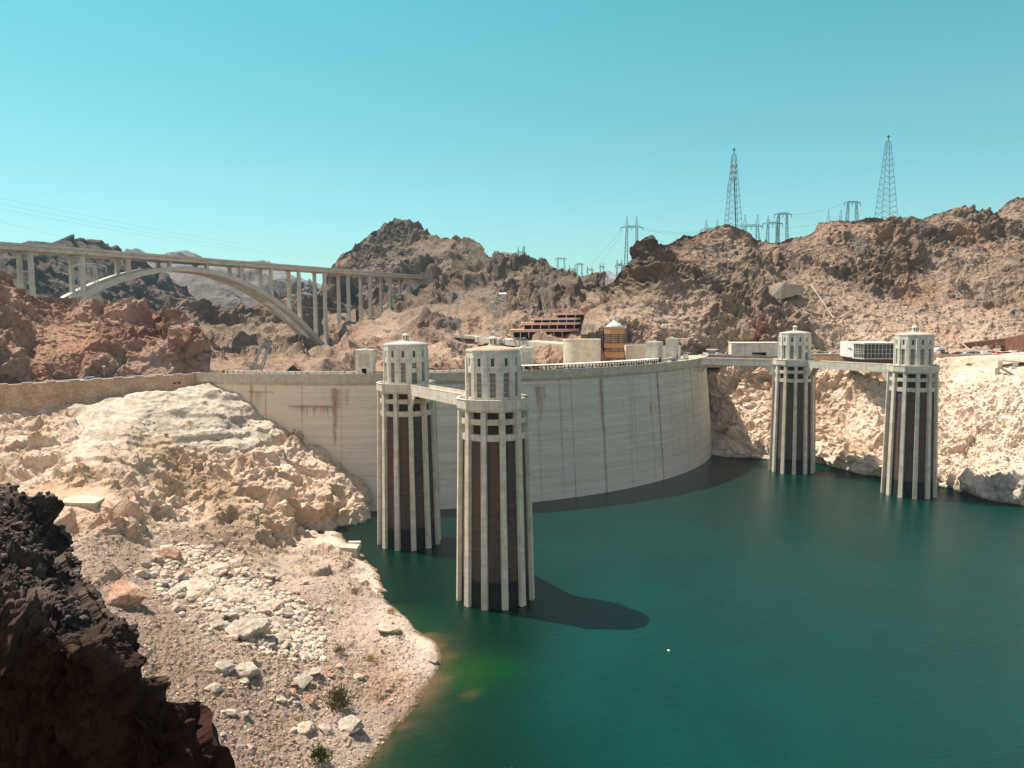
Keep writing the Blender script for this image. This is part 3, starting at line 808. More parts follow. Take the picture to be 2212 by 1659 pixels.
ctrl = [(1240, 640, 700), (1240, 720, 560), (1272, 700, 520), (1240, 800, 420), (1350, 790, 420), (1480, 790, 430), (1530, 768, 'z', 49.5), (1700, 768, 'z', 49.5), (1850, 766, 'z', 50), (2030, 764, 'z', 50.5), (2212, 762, 'z', 50.5), (2480, 760, 'z', 50),
        (1310, 640, 580), (1330, 610, 545), (1389, 540, 515), (1440, 538, 520), (1480, 512, 545), (1559, 490, 575), (1640, 528, 600), (1700, 524, 610), (1770, 492, 610), (1830, 480, 615), (1930, 474, 620), (2074, 458, 640), (2212, 436, 660), (2480, 380, 690),
        (1300, 720, 450), (1400, 700, 452), (1400, 620, 478), (1500, 700, 455), (1500, 600, 495), (1600, 720, 440), (1600, 640, 482), (1600, 570, 535), (1700, 700, 455), (1700, 620, 505), (1800, 700, 460), (1800, 600, 528), (1900, 700, 462), (1900, 600, 535), (2000, 700, 460), (2000, 600, 540),
        (2130, 700, 462), (2130, 600, 550), (2300, 640, 520), (1660, 560, 560)]
def m_hill(P, px, py):
    dark = np.clip(np.exp(-((px - 1400) / 75.0) ** 2 - ((py - 585) / 60.0) ** 2) + np.exp(-((px - 1725) / 70.0) ** 2 - ((py - 555) / 32.0) ** 2), 0, 1)
    lower = sst(640, 720, py) * (1 - sst(1560, 1700, px))
    return 0.55 + 0.75 * dark + 0.25 * lower
_hr = hillcol(172, 0.9, (0.130, 0.090, 0.066), (0.305, 0.220, 0.160), (0.52, 0.385, 0.285), (50, 100, 45), oc=(171, 22))
def c_hillr(P, n, h, px, py):
    c = _hr(P, n, h, px, py)
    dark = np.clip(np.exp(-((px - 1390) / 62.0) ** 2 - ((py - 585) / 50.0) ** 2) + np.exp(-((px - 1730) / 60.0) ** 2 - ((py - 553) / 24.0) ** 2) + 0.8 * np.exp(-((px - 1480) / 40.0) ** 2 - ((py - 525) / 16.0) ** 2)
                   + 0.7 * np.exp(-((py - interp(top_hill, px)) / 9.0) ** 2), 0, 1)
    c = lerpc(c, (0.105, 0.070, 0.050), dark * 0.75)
    org = np.exp(-((px - 1640) / 20.0) ** 2 - ((py - 715) / 22.0) ** 2)
    return lerpc(c, (0.55, 0.22, 0.10), np.clip(org * 0.45, 0, 0.5))
top_hill = top
sheet('right_hill', 1240, 2460, top, bot, ctrl, 1.7, 1.05, hilldisp(171, 22, 1.0, mask=m_hill, scree=0.88), c_hillr, M['rock_hill'], back=(160, -60))

# ---- pale cliff from the lake up to the road on the right bank
top = [(1505, 800), (1560, 797), (1660, 797), (1770, 797), (1900, 792), (1960, 782), (2035, 772), (2212, 768), (2480, 765)]
wl = [(1505, 975), (1528, 977), (1560, 987), (1600, 990), (1660, 994), (1700, 997), (1765, 1002), (1800, 1010), (1850, 1024), (1900, 1032), (1960, 1042), (2030, 1052), (2080, 1064), (2120, 1077), (2160, 1084), (2212, 1092), (2480, 1120)]
bot = [(x, y + 16) for x, y in wl]
ctrl = [(x, y, 'z', 0) for x, y in wl[1:]] + [(x, y + 16, 'z', -5) for x, y in wl[::3]] + [(1540, 797, 428), (1600, 797, 424), (1660, 797, 418), (1770, 797, 408), (1900, 792, 396), (1960, 782, 400), (2035, 772, 405), (2100, 800, 378), (2212, 768, 392), (2212, 800, 365), (2100, 772, 397),
        (1600, 900, 410), (1700, 900, 398), (1850, 900, 378), (1960, 900, 362), (2120, 900, 342), (2212, 900, 332), (2400, 900, 322), (2212, 1000, 308), (2100, 1000, 321), (2480, 765, 385), (1505, 800, 432), (1505, 975, 428), (2035, 850, 374)]
def d_cliff(P, n, px, py):
    flat = sst(2020, 2060, px) * (1 - sst(815, 850, py + (px - 2035) * 0.12))
    k = 1 - 0.85 * flat
    h = fbm(P / 40.0, 3, 181) * 5 * k
    h += fracture(P, 13.0, 182, 1.6, 0.2, (1, 1, 0.7)) * 0.30 * k
    h += fracture(P, 5.5, 183, 1.7, 0.24) * 0.42 * k
    h += fracture(P, 2.3, 184, 1.8, 0.3) * 0.52 * k
    h += fracture(P, 1.15, 186, 1.8, 0.3) * 0.42 * (0.4 + 0.6 * k)
    h += fbm(P / 2.0, 3, 185) * 0.4 * (0.3 + 0.7 * k) * keep(1.5)
    return h * (0.35 + 0.65 * sst(0, 4, P[:, 2])), up_mix(n, 0.1)
def c_cliff(P, n, h, px, py):
    a = fbm(P / 24.0, 4, 191) * 0.5 + 0.5; b = fbm(P / 6.0, 4, 192) * 0.5 + 0.5; g = fbm(P / 9.0, 3, 193) * 0.5 + 0.5
    c = lerpc((0.56, 0.42, 0.30), (0.72, 0.57, 0.44), sst(0.35, 0.62, a))
    c = lerpc(c, (0.48, 0.30, 0.18), sst(0.52, 0.68, b) * 0.55)
    c = lerpc(c, (0.74, 0.62, 0.51), (1 - sst(2, 14, P[:, 2])) * 0.6)
    c = lerpc(c, (0.76, 0.64, 0.53), sst(1960, 2120, px) * 0.4)
    fl = sst(2020, 2050, px) * (1 - sst(795, 812, py + (px - 2035) * 0.10)) * sst(768, 774, py)
    c = lerpc(c, (0.47, 0.36, 0.255), fl * 0.75)
    gry = np.exp(-((px - 2175) / 50.0) ** 2 - ((py - 1055) / 28.0) ** 2)
    c = lerpc(c, (0.33, 0.29, 0.26), np.clip(gry, 0, 0.8))
    wet = 1 - sst(0.0, 0.8, P[:, 2])
    return lerpc(c, (0.12, 0.085, 0.06), wet * 0.85)
sheet('pale_cliff', 1505, 2460, top, bot, ctrl, 1.7, 1.1, d_cliff, c_cliff, M['rock_cliff'], back=(34, 1.0))

# ---- ground sheet to the horizon, far below everything, and the lake
g = MB(); g.face([(-14000, -9000, -9.0), (14000, -9000, -9.0), (14000, 16000, -9.0), (-14000, 16000, -9.0)])
setp(g.build('ground', plain('desert_ground', (0.26, 0.20, 0.15), 0.95, 0, 0.01, 0.2, 0.1), recalc=False), kind='structure')

def make_lake():
    # fine grid in the seen part, colour of the water by depth over the shelf
    xs = np.linspace(-420, 520, 330); ys = np.linspace(-200, 452, 330)
    X, Y = np.meshgrid(xs, ys)
    V = np.stack([X, Y, np.zeros_like(X)], 2).reshape(-1, 3)
    line = [(778, 1205), (820, 1245), (835, 1300), (880, 1342), (940, 1388), (958, 1425), (905, 1520), (835, 1600), (790, 1659), (750, 1725)]
    L = [atz(x, y, 0) for x, y in line]; seg = np.array([(p.x, p.y) for p in L])
    P2 = V[:, :2]; d = np.full(len(V), 1e9)
    for a, b in zip(seg[:-1], seg[1:]):
        ab = b - a; t = np.clip(((P2 - a) @ ab) / (ab @ ab), 0, 1)
        d = np.minimum(d, np.linalg.norm(P2 - (a + t[:, None] * ab), axis=1))
    nz = fbm(V / 14.0, 4, 201); nb = fbm(V / 55.0, 3, 203)
    tongue = atz(990, 1440, 0); t2 = atz(1015, 1500, 0)
    dt = np.hypot(V[:, 0] - tongue.x, V[:, 1] - tongue.y)
    w = np.exp(-np.clip(d + nz * 5, 0, None) / 5.0) * (V[:, 1] < 190)
    n7 = fbm(V / 5.0, 4, 207)
    w2 = np.exp(-np.clip(np.hypot((V[:, 0] - tongue.x - 1) / 12.0, (V[:, 1] - tongue.y + 2) / 8.0) + nz * 0.9 + n7 * 0.7, 0, None) ** 2)
    deep = np.array([0.0002, 0.040, 0.034], np.float32); green = np.array([0.001, 0.017, 0.008], np.float32)
    X0 = V[:, 0]; g_ = 1 - sst(-14, 22, X0 + nb * 22 + (V[:, 1] - 160) * 0.0)
    c = lerpc(deep, green, np.clip(g_ * 0.9, 0, 1))
    c = lerpc(c, (0.0008, 0.018, 0.013), np.clip(sst(180, 330, V[:, 1]) * 0.7, 0, 1))
    c = lerpc(c, (0.003, 0.060, 0.005), np.clip(w2 * 0.8, 0, 1))
    c = lerpc(c, (0.014, 0.045, 0.016), np.clip(w * 0.85, 0, 1))
    w3 = np.exp(-np.clip(d + nz * 4 + n7 * 4, 0, None) / 1.6) * (V[:, 1] < 172)
    c = lerpc(c, (0.13, 0.075, 0.035), np.clip(w3 * 1.1, 0, 1))
    rk = np.exp(-(np.hypot(V[:, 0] - t2.x, (V[:, 1] - t2.y) * 0.8) / 1.3) ** 2)
    c = lerpc(c, (0.085, 0.075, 0.015), np.clip(rk * 0.6, 0, 1))
    r, k = X.shape; I = np.arange(r * k).reshape(r, k)
    Fq = np.stack([I[:-1, :-1], I[:-1, 1:], I[1:, 1:], I[1:, :-1]], 2).reshape(-1, 4)
    m, nt, b = newmat('lake_water')
    a = N(nt, 'ShaderNodeAttribute', attribute_name='Col')
    n0 = noise(nt, mapping(nt, (1, 1, 1)), 0.035, 4, 0.6, 0.8)
    nt.links.new(mixc(nt, 1.0, a.outputs['Color'], ramp(nt, n0, [(0.3, 0.82), (0.7, 1.12)]), 'MULTIPLY'), b.inputs['Base Color'])
    b.inputs['Roughness'].default_value = 0.06
    b.inputs['IOR'].default_value = 1.33
    b.inputs['Specular IOR Level'].default_value = 0.36
    b.inputs['Specular Tint'].default_value = (0.38, 0.74, 0.68, 1)
    v1 = mapping(nt, (0.75, 1.5, 1)); v2 = mapping(nt, (1.1, 0.8, 1))
    r1 = noise(nt, v1, 0.50, 4, 0.66, 0.6); r2 = noise(nt, v2, 1.9, 5, 0.72, 0.4)
    h = mixc(nt, 0.42, r1, r2)
    sp = noise(nt, mapping(nt, (1.0, 1.6, 1)), 2.6, 2, 0.5, 0.3)
    bump(nt, b, h, 0.75, 0.45)
    b1 = b.inputs['Normal'].links[0].from_node                                 # a few steep little crests that catch the sun
    b2 = N(nt, 'ShaderNodeBump'); b2.inputs['Strength'].default_value = 1.0; b2.inputs['Distance'].default_value = 0.35
    nt.links.new(ramp(nt, sp, [(0.64, 0.0), (0.74, 1.0)]), b2.inputs['Height']); nt.links.new(b2.outputs[0], b1.inputs['Normal'])
    o = np_mesh('lake', V, Fq, c, m)
    o['kind'] = 'structure'
make_lake()

# ================================================================== the dam
def cyl_band(prof, p0=PHI0, p1=PHI1, step=R_(0.5)):
    """profile [(r, z)] swept along the arc of the dam; returns verts, quads"""
    n = int((p1 - p0) / step) + 1
    ph = np.linspace(p0, p1, n); m = len(prof)
    V = np.zeros((n, m, 3))
    for j, (r, z) in enumerate(prof):
        V[:, j, 0] = DC[0] + r * np.sin(ph); V[:, j, 1] = DC[1] - r * np.cos(ph); V[:, j, 2] = z
    I = np.arange(n * m).reshape(n, m)
    Fq = np.stack([I[:-1, :-1], I[1:, :-1], I[1:, 1:], I[:-1, 1:]], 2).reshape(-1, 4)
    return V.reshape(-1, 3), Fq, ph
def closed(prof): return prof + [prof[0]]
def stains(phi, z, list_, c):
    for (x, y0, y1, w, k, col) in list_:
        p, Y = dam_hit(x); z0 = at(x, y0, Y).z; z1 = at(x, y1, Y).z
        s_ = phi * DR; sp = p * DR
        wob = fbm(np.stack([s_ * 0 + p * 50, z * 0.25, z * 0], 1), 3, 5) * w * 0.9
        d = np.abs(s_ - sp - wob) / (w * (0.55 + 0.9 * np.clip((z - z1) / (z0 - z1 + 1e-3), 0, 1)))
        f = np.exp(-d ** 2) * sst(z1 - 1.5, z1 + 3, z) * (1 - sst(z0 - 0.3, z0 + 0.5, z))
        f = f * (0.6 + 0.6 * np.clip(fbm(np.stack([s_ * 0.8, z * 0.35, z * 0], 1), 3, 6) + 0.5, 0, 1))
        c = lerpc(c, col, np.clip(f * k, 0, 1))
    return c
dam = thing('dam', 'huge curved concrete arch dam holding back the green lake, rust streaks down its face', 'dam', (DC[0], DC[1], 0))
def dchild(o):
    o.parent = dam; o.matrix_parent_inverse = Matrix.Translation((-DC[0], -DC[1], 0)); return o
RUST = (0.29, 0.125, 0.055); BRN = (0.13, 0.085, 0.058)
def make_face():
    zs = np.linspace(-6, 47.7, 190)
    prof = [(DR + (48.0 - z) * 4.0 / 48.0, z) for z in zs]
    V, Fq, ph = cyl_band(prof, step=R_(0.17))
    phi = np.arctan2(V[:, 0] - DC[0], DC[1] - V[:, 1]); z = V[:, 2]; s = phi * DR
    b1 = fbm(np.stack([s / 60, z * 0.55, z * 0], 1), 4, 211); b2 = fbm(np.stack([s / 14, z * 1.6, z * 0], 1), 3, 212); bl = fbm(np.stack([s / 25, z / 12, z * 0], 1), 3, 213)
    c = lerpc((0.62, 0.55, 0.45), (0.76, 0.69, 0.58), sst(-0.35, 0.35, b1))
    c = lerpc(c, (0.38, 0.33, 0.27), sst(0.12, 0.4, b2) * 0.5)
    c = lerpc(c, (0.76, 0.60, 0.45), (1 - sst(-0.32, 0.30, phi)) * (0.55 + 0.35 * sst(-0.2, 0.3, bl)))  # warm mineral tint on the left, strengthened to paint in grazing sun
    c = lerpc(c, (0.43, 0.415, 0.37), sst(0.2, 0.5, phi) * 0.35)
    c = lerpc(c, (0.68, 0.62, 0.53), (1 - sst(2.0, 8.5, z + bl * 5)) * 0.55)
    c = lerpc(c, (0.70, 0.66, 0.58), np.exp(-((z - 7.5) / 0.5) ** 2) * 0.2)
    lift = np.abs((z / 1.52) % 1.0 - 0.5) < 0.06
    c = c * np.where(lift, 0.94, 1.0)[:, None]
    jn = np.abs((s + 3.0) % 15.24 - 7.62)
    c = lerpc(c, (0.17, 0.14, 0.115), np.exp(-(jn / 0.22) ** 2) * (0.35 + 0.3 * sst(-0.2, 0.3, bl)))
    c = stains(phi, z, [(1298, 815, 1068, 0.55, 0.65, BRN), (1296, 820, 940, 1.1, 0.3, RUST), (1419, 806, 1045, 0.55, 0.8, BRN), (1491, 792, 985, 0.45, 0.6, BRN), (1506, 800, 880, 0.5, 0.6, RUST),
                         (722, 838, 965, 0.8, 0.75, RUST), (726, 842, 900, 1.6, 0.5, RUST), (749, 842, 880, 0.6, 0.5, RUST), (542, 828, 880, 0.6, 0.8, RUST), (556, 846, 872, 1.6, 0.45, RUST),
                         (1158, 835, 885, 0.35, 0.7, RUST), (1165, 835, 905, 1.2, 0.6, RUST), (1174, 836, 870, 0.3, 0.6, BRN), (1401, 869, 905, 0.5, 0.7, RUST), (1410, 869, 885, 0.35, 0.6, RUST), (1342, 868, 884, 0.3, 0.4, RUST),
                         (1208, 822, 1060, 0.25, 0.5, BRN), (1360, 820, 960, 0.25, 0.45, BRN), (1366, 820, 1020, 0.2, 0.4, BRN), (1436, 820, 840, 0.3, 0.5, BRN), (1457, 820, 838, 0.5, 0.5, RUST)]
               + [(626 + 7.3 * k, 876, 884 + (k * 37 % 17) + (14 if k == 7 else 0), 0.42, 0.85, RUST) for k in range(13)], c)
    pL = dam_hit(622)[0] * DR; pR = dam_hit(718)[0] * DR; zl = at(670, 878, dam_hit(670)[1]).z
    m = (s > pL) & (s < pR)
    c = lerpc(c, RUST, np.exp(-((z - zl) / 0.3) ** 2) * m * 0.55)
    pL = dam_hit(534)[0] * DR; pR = dam_hit(590)[0] * DR; zl = at(560, 847, dam_hit(560)[1]).z
    c = lerpc(c, RUST, np.exp(-((z - zl) / 0.35) ** 2) * ((s > pL) & (s < pR)) * 0.5)
    V[:, :2] -= DC
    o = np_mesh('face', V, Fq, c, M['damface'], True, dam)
make_face()
def band(name, prof, mat, p0=PHI0, p1=PHI1, step=R_(0.5), parent=None):
    V, Fq, ph = cyl_band(closed(prof), p0, p1, step)
    V[:, :2] -= DC
    return np_mesh(name, V, Fq, None, mat, False, parent or dam)
o = band('crest_band', [(DR - 2, 47.3), (DR + 0.1, 47.3), (DR + 0.35, 47.9), (DR + 0.35, 48.15), (DR + 0.7, 48.15), (DR + 0.7, 48.5), (DR + 1.0, 48.5), (DR + 1.0, CREST - 0.25), (DR + 1.15, CREST - 0.25), (DR + 1.15, CREST), (DR + 0.65, CREST), (DR + 0.65, ROADZ - 0.2), (DR - 2, ROADZ - 0.2)], M['conc'])
band('roadway', [(DR - 2.0, ROADZ - 0.4), (DR + 0.64, ROADZ - 0.4), (DR + 0.64, ROADZ + 0.15), (DR - 2.2, ROADZ + 0.15), (DR - 2.2, ROADZ), (DR - 11.8, ROADZ), (DR - 11.8, ROADZ + 0.15), (DR - 13.95, ROADZ + 0.15), (DR - 13.95, ROADZ - 0.4)], M['walk'])
o = band('downstream_parapet', [(DR - 14.6, 44), (DR - 13.96, 44), (DR - 13.96, CREST - 0.2), (DR - 13.85, CREST - 0.2), (DR - 13.85, CREST), (DR - 14.7, CREST), (DR - 14.7, CREST - 0.2), (DR - 14.6, CREST - 0.2)], M['pale'])
for k in range(110):
    mb = MB()
    p = PHI0 + 0.01 + k * 0.0199
    if p > PHI1 or k >= 98: break
    c_ = dam_pt(p, DR - 13.82, 0)
    mb.obox((c_.x - DC[0], c_.y - DC[1]), (math.cos(p), math.sin(p)), 0.22, 0.12, ROADZ + 0.15, CREST + 0.08)
    mb.build('parapet_post', M['conc'], dam)
o = band('downstream_face', [(DR - 14.0, 45), (DR - 14.0, 46), (DR - 60, -60), (DR - 61, -60)], M['conc'], step=R_(2))

# painted centre line and kerb of the crest road
band('centre_line', [(DR - 7.1, ROADZ + 0.004), (DR - 6.9, ROADZ + 0.004), (DR - 6.9, ROADZ + 0.010), (DR - 7.1, ROADZ + 0.010)], plain('yellow_road_paint', (0.55, 0.38, 0.08), 0.7), step=R_(1))

# the masonry wing wall that carries the road on the left bank
A0 = np.array([-124.2, 307.2]); A1 = np.array([-172.5, 255.6]); A2 = A1 + (A1 - A0) * 1.2
def wing():
    t = thing('masonry_wall', 'tall brown rubble masonry retaining wall with notched parapet left of the dam', 'wall', (A0[0], A0[1], 0))
    d = (A2 - A0); L = np.linalg.norm(d); d = d / L; nrm = np.array([-d[1], d[0]])
    if nrm @ (-A0) < 0: nrm = -nrm
    nrm *= 1.0                                             # towards the lake
    def pt(s, o_, z): q = d * s + nrm * o_; return (q[0], q[1], z)
    mb = MB()
    for k in range(24):
        s0, s1 = L * k / 24, L * (k + 1) / 24
        zz = 51.3 - 0.012 * s0 * 0
        mb.hull8([pt(s0, 1.6, 30), pt(s0, -0.9, 30), pt(s1, -0.9, 30), pt(s1, 1.6, 30), pt(s0, 0.05, 50.7), pt(s0, -0.5, 50.7), pt(s1, -0.5, 50.7), pt(s1, 0.05, 50.7)])
    mb.build('wall', M['stone'], t)
    mb = MB(); cp = MB(); s = 0.5; k = 0
    mb.hull8([pt(0, 0.1, 50.7), pt(0, -0.5, 50.7), pt(L, -0.5, 50.7), pt(L, 0.1, 50.7), pt(0, 0.1, 51.25), pt(0, -0.5, 51.25), pt(L, -0.5, 51.25), pt(L, 0.1, 51.25)])
    while s < L - 3:
        w = 2.9
        mb.hull8([pt(s, 0.12, 51.25), pt(s, -0.52, 51.25), pt(s + w, -0.52, 51.25), pt(s + w, 0.12, 51.25), pt(s, 0.12, 51.65), pt(s, -0.52, 51.65), pt(s + w, -0.52, 51.65), pt(s + w, 0.12, 51.65)])
        cp.hull8([pt(s - .1, 0.2, 51.66), pt(s - .1, -0.6, 51.66), pt(s + w + .1, -0.6, 51.66), pt(s + w + .1, 0.2, 51.66), pt(s - .1, 0.2, 51.85), pt(s - .1, -0.6, 51.85), pt(s + w + .1, -0.6, 51.85), pt(s + w + .1, 0.2, 51.85)])
        cp.hull8([pt(s + w + .12, 0.2, 51.26), pt(s + w + .12, -0.6, 51.26), pt(s + 7.2, -0.6, 51.26), pt(s + 7.2, 0.2, 51.26), pt(s + w + .12, 0.2, 51.40), pt(s + w + .12, -0.6, 51.40), pt(s + 7.2, -0.6, 51.40), pt(s + 7.2, 0.2, 51.40)])
        s += 7.4; k += 1
    mb.build('parapet', M['stone'], t)
    cp.build('coping', M['pale'], t)
    for x, y in ((206, 963), (376, 956), (389, 955)):
        xx, yy = {206: (206, 872), 376: (377.5, 828), 389: (388, 827)}[x]
        a_, b_, c_ = ray(xx, yy)
        den = a_ * nrm[0] + b_ * nrm[1]; tt = ((A0 + nrm * 0.7) @ nrm) / den
        P = Vector((a_ * tt - A0[0], b_ * tt - A0[1], CAMH + c_ * tt)); nn = Vector((nrm[0], nrm[1], 0.07))
        m_ = MB(); m_.bar(P - nn * 0.4, P + nn * 0.28, 0.55 if x == 206 else 0.36, n=12)
        m_.build('drain_opening', M['dark'], t)
    # road behind it
    m_ = MB(); q = A0 - nrm * 0.5
    Z = ROADZ - 0.05
    m_.face([tuple(A0 - nrm * 0.5) + (Z,), tuple(A0 - nrm * 30) + (Z,), tuple(A2 - nrm * 30) + (Z,), tuple(A2 - nrm * 0.5) + (Z,)])
    setp(m_.build('road', M['asph'], recalc=False), kind='structure')
    return d, nrm
wd, wn_ = wing()

# ================================================================== intake towers
def wall_panel(mb, A, B, z0, z1, holes, depth, inward):
    """vertical wall from A to B with rectangular holes [(u0, u1, z0, z1)] and their reveals"""
    A = Vector(A); B = Vector(B); d = B - A; L = d.length; d.normalize(); inw = Vector(inward) * depth
    us = sorted({0.0, L} | {h[0] for h in holes} | {h[1] for h in holes}); zs = sorted({z0, z1} | {h[2] for h in holes} | {h[3] for h in holes})
    def P(u, z, off=0): q = A + d * u; return (q.x + inw.x * off, q.y + inw.y * off, z)
    for i in range(len(us) - 1):
        for j in range(len(zs) - 1):
            um, zm = (us[i] + us[i + 1]) / 2, (zs[j] + zs[j + 1]) / 2
            if any(h[0] < um < h[1] and h[2] < zm < h[3] for h in holes): continue
            mb.face([P(us[i], zs[j]), P(us[i + 1], zs[j]), P(us[i + 1], zs[j + 1]), P(us[i], zs[j + 1])])
    for (u0, u1, a, b) in holes:
        mb.face([P(u0, a), P(u0, a, 1), P(u0, b, 1), P(u0, b)])
        mb.face([P(u1, a), P(u1, b), P(u1, b, 1), P(u1, a, 1)])
        mb.face([P(u0, b), P(u0, b, 1), P(u1, b, 1), P(u1, b)])
        mb.face([P(u0, a), P(u1, a), P(u1, a, 1), P(u0, a, 1)])
    return P
def ngon(r, k, n=12, off=0.5):
    t = 2 * math.pi * (k + off) / n - math.pi / 2
    return (r * math.cos(t), r * math.sin(t))
TOWERS = [(-4.75, 195.2), (-33.76, 244.96), (130.8, 355.5), (160.3, 306.6)]
def make_tower(i, label):
    cx, cy = TOWERS[i]
    t = thing('intake_tower', label, 'tower', (cx, cy, 0), 0, 'intake towers standing in the lake')
    # dark trash-rack shaft and the set-back core in the open top storey
    m_ = MB(); m_.lathe([(9.35, -3), (8.3, 42.3)], 48); m_.disc(8.3, 42.3, 48); m_.build('shaft', M['rack'], t, True)
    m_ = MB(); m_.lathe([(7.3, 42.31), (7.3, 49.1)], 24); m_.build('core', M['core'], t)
    # twelve tapering buttress columns at the corners
    for k in range(12):
        a = 2 * math.pi * (k + 0.5) / 12 - math.pi / 2
        r = Vector((math.cos(a), math.sin(a), 0)); s = Vector((-r.y, r.x, 0))
        m_ = MB()
        def ring(z, ro, w, ri):
            return [tuple(r * ri + s * -w + Vector((0, 0, z))), tuple(r * ro + s * -w + Vector((0, 0, z))), tuple(r * ro + s * w + Vector((0, 0, z))), tuple(r * ri + s * w + Vector((0, 0, z)))]
        m_.hull8(ring(-3, 10.35, 0.80, 8.6) + ring(49.1, 9.22, 0.63, 7.4))
        m_.build('buttress', M['tower'], t)
    # ring beams, lintel and the faceted balcony
    def facetring(mbq, r0, r1, z0, z1, lo=None):
        for k in range(12):
            a, b = ngon(r1, k), ngon(r1, k + 1); c, d = ngon(r0, k + 1), ngon(r0, k)
            mbq.hull8([a + (z0,), b + (z0,), c + (z0,), d + (z0,), a + (z1,), b + (z1,), c + (z1,), d + (z1,)])
    for z0, z1 in ((46.0, 47.4), (42.0, 43.6)):
        m_ = MB(); m_.lathe([(7.0, z0), (8.62, z0), (8.62, z1), (7.0, z1), (7.0, z0)], 48); m_.build('ring_beam', M['tower'], t)
    m_ = MB(); facetring(m_, 6.6, 9.02, 49.12, 49.55); facetring(m_, 6.6, 9.45, 49.56, 51.0); m_.build('balcony_floor', M['tower'], t)
    m_ = MB()
    for k in range(12):
        a, b = ngon(9.55, k), ngon(9.55, k + 1); c, d = ngon(9.15, k + 1), ngon(9.15, k)
        m_.hull8([a + (49.9,), b + (49.9,), c + (51.01,), d + (51.01,), a + (52.1,), b + (52.1,), c + (52.1,), d + (52.1,)])
    m_.build('balcony_parapet', M['tower'], t)
    m_ = MB(); facetring(m_, 9.05, 9.66, 52.102, 52.24); m_.build('parapet_coping', M['pale'], t)
    # gatehouse
    R1 = 7.0; zt = 64.0
    g = MB(); wins = []
    doorf = {0: None, 1: 1, 2: 1, 3: None}[i]
    for k in range(12):
        A, B = ngon(R1, k - 1), ngon(R1, k); L = math.dist(A, B)
        mid = Vector(((A[0] + B[0]) / 2, (A[1] + B[1]) / 2, 0)).normalized(); inw = -mid
        holes = [(L / 2 - .42, L / 2 + .42, 60.3, 62.3)]
        if k == doorf: holes += [(L / 2 - .72, L / 2 + .72, 56.9, 58.6), (L / 2 - .85, L / 2 + .85, 51.05, 55.6)]
        else: holes += [(L / 2 - .74, L / 2 + .74, 52.6, 58.7)]
        wall_panel(g, A + (0,), B + (0,), 51.0, zt, holes, 0.55, inw)
        wins.append((A, B, L, inw, holes))
        # corner pilaster proud of the wall
        P = Vector(B + (0,)); rr = P.normalized(); ss = Vector((-rr.y, rr.x, 0))
        q = [P + rr * 0.18 + ss * -.55, P + rr * 0.18 + ss * .55, P - rr * .4 + ss * .8, P - rr * .4 - ss * .8]
        g.hull8([(v.x, v.y, 51.0) for v in q[:1] + [q[1], q[2], q[3]]] + [(v.x, v.y, 62.75) for v in q[:1] + [q[1], q[2], q[3]]])
    wall = g.build('gatehouse_wall', M['gate'], t, recalc=False)
    for (A, B, L, inw, holes) in wins:
        d = (Vector(B + (0,)) - Vector(A + (0,))).normalized()
        for hi, (u0, u1, a, b) in enumerate(holes):
            p0 = Vector(A + (0,)) + d * (u0 - .01) + inw * .45; p1 = Vector(A + (0,)) + d * (u1 + .01) + inw * .45
            m_ = MB()
            isdoor = b < 56; m_.mat(M['gdoor'] if isdoor else (M['louvre'] if hi else M['glass']))
            m_.face([(p0.x, p0.y, a - .01), (p1.x, p1.y, a - .01), (p1.x, p1.y, b + .01), (p0.x, p0.y, b + .01)])
            if hi and not isdoor:
                m_.mat(M['slat'])
                nn = max(2, int((b - a) / 1.02))
                for q in range(nn + 1):
                    z = a + (b - a) * q / nn
                    e = -inw * 0.10
                    m_.hull8([(p0.x, p0.y, z - .05), (p0.x + e.x, p0.y + e.y, z - .05), (p1.x + e.x, p1.y + e.y, z - .05), (p1.x, p1.y, z - .05), (p0.x, p0.y, z + .05), (p0.x + e.x, p0.y + e.y, z + .05), (p1.x + e.x, p1.y + e.y, z + .05), (p1.x, p1.y, z + .05)])
            m_.build('door' if isdoor else ('window' if hi == 0 else 'louvre_panel'), None, wall, recalc=False)
    # cornice + stepped dome roof
    m_ = MB(); facetring(m_, 5.4, 7.12, zt + 0.002, zt + 0.30); m_.build('cornice', M['gate'], t)
    m_ = MB(); prof = [(6.75, zt + .31), (6.55, zt + .55)]
    for k in range(6):
        r = 6.4 - k * 0.86
        prof += [(r, zt + .58 + k * .13), (r - .55, zt + .66 + k * .13)]
    prof += [(0.9, zt + 1.42)]
    m_.lathe(prof, 48)
    rcol = {0: (0.52, 0.40, 0.29), 1: (0.46, 0.50, 0.46), 2: (0.52, 0.47, 0.40), 3: (0.52, 0.45, 0.36)}[i]
    rm = concrete_mat('roof_concrete', rcol, streak=0.3, s=0.8, rust=0.75 if i == 0 else 0.15)
    m_.build('roof', rm, t)
    # lantern with slots and a small dome
    m_ = MB(); m_.lathe([(1.25, zt + 1.0), (1.25, zt + 1.55), (1.05, zt + 1.55), (1.0, zt + 3.0), (1.08, zt + 3.02), (1.08, zt + 3.15), (0.9, zt + 3.35), (0.55, zt + 3.58), (0.0, zt + 3.68)], 12)
    ln = m_.build('lantern', M['gate'], t)
    for k in range(6):
        a = 2 * math.pi * k / 6; q = MB(); r = Vector((math.cos(a), math.sin(a), 0)); s = Vector((-r.y, r.x, 0))
        p = [r * 1.03 + s * -.17, r * 1.03 + s * .17, r * .7 + s * .17, r * .7 - s * .17]
        q.hull8([(v.x, v.y, zt + 1.75) for v in p] + [(v.x, v.y, zt + 2.85) for v in p]); q.build('lantern_slot', M['dark'], ln)
    return t
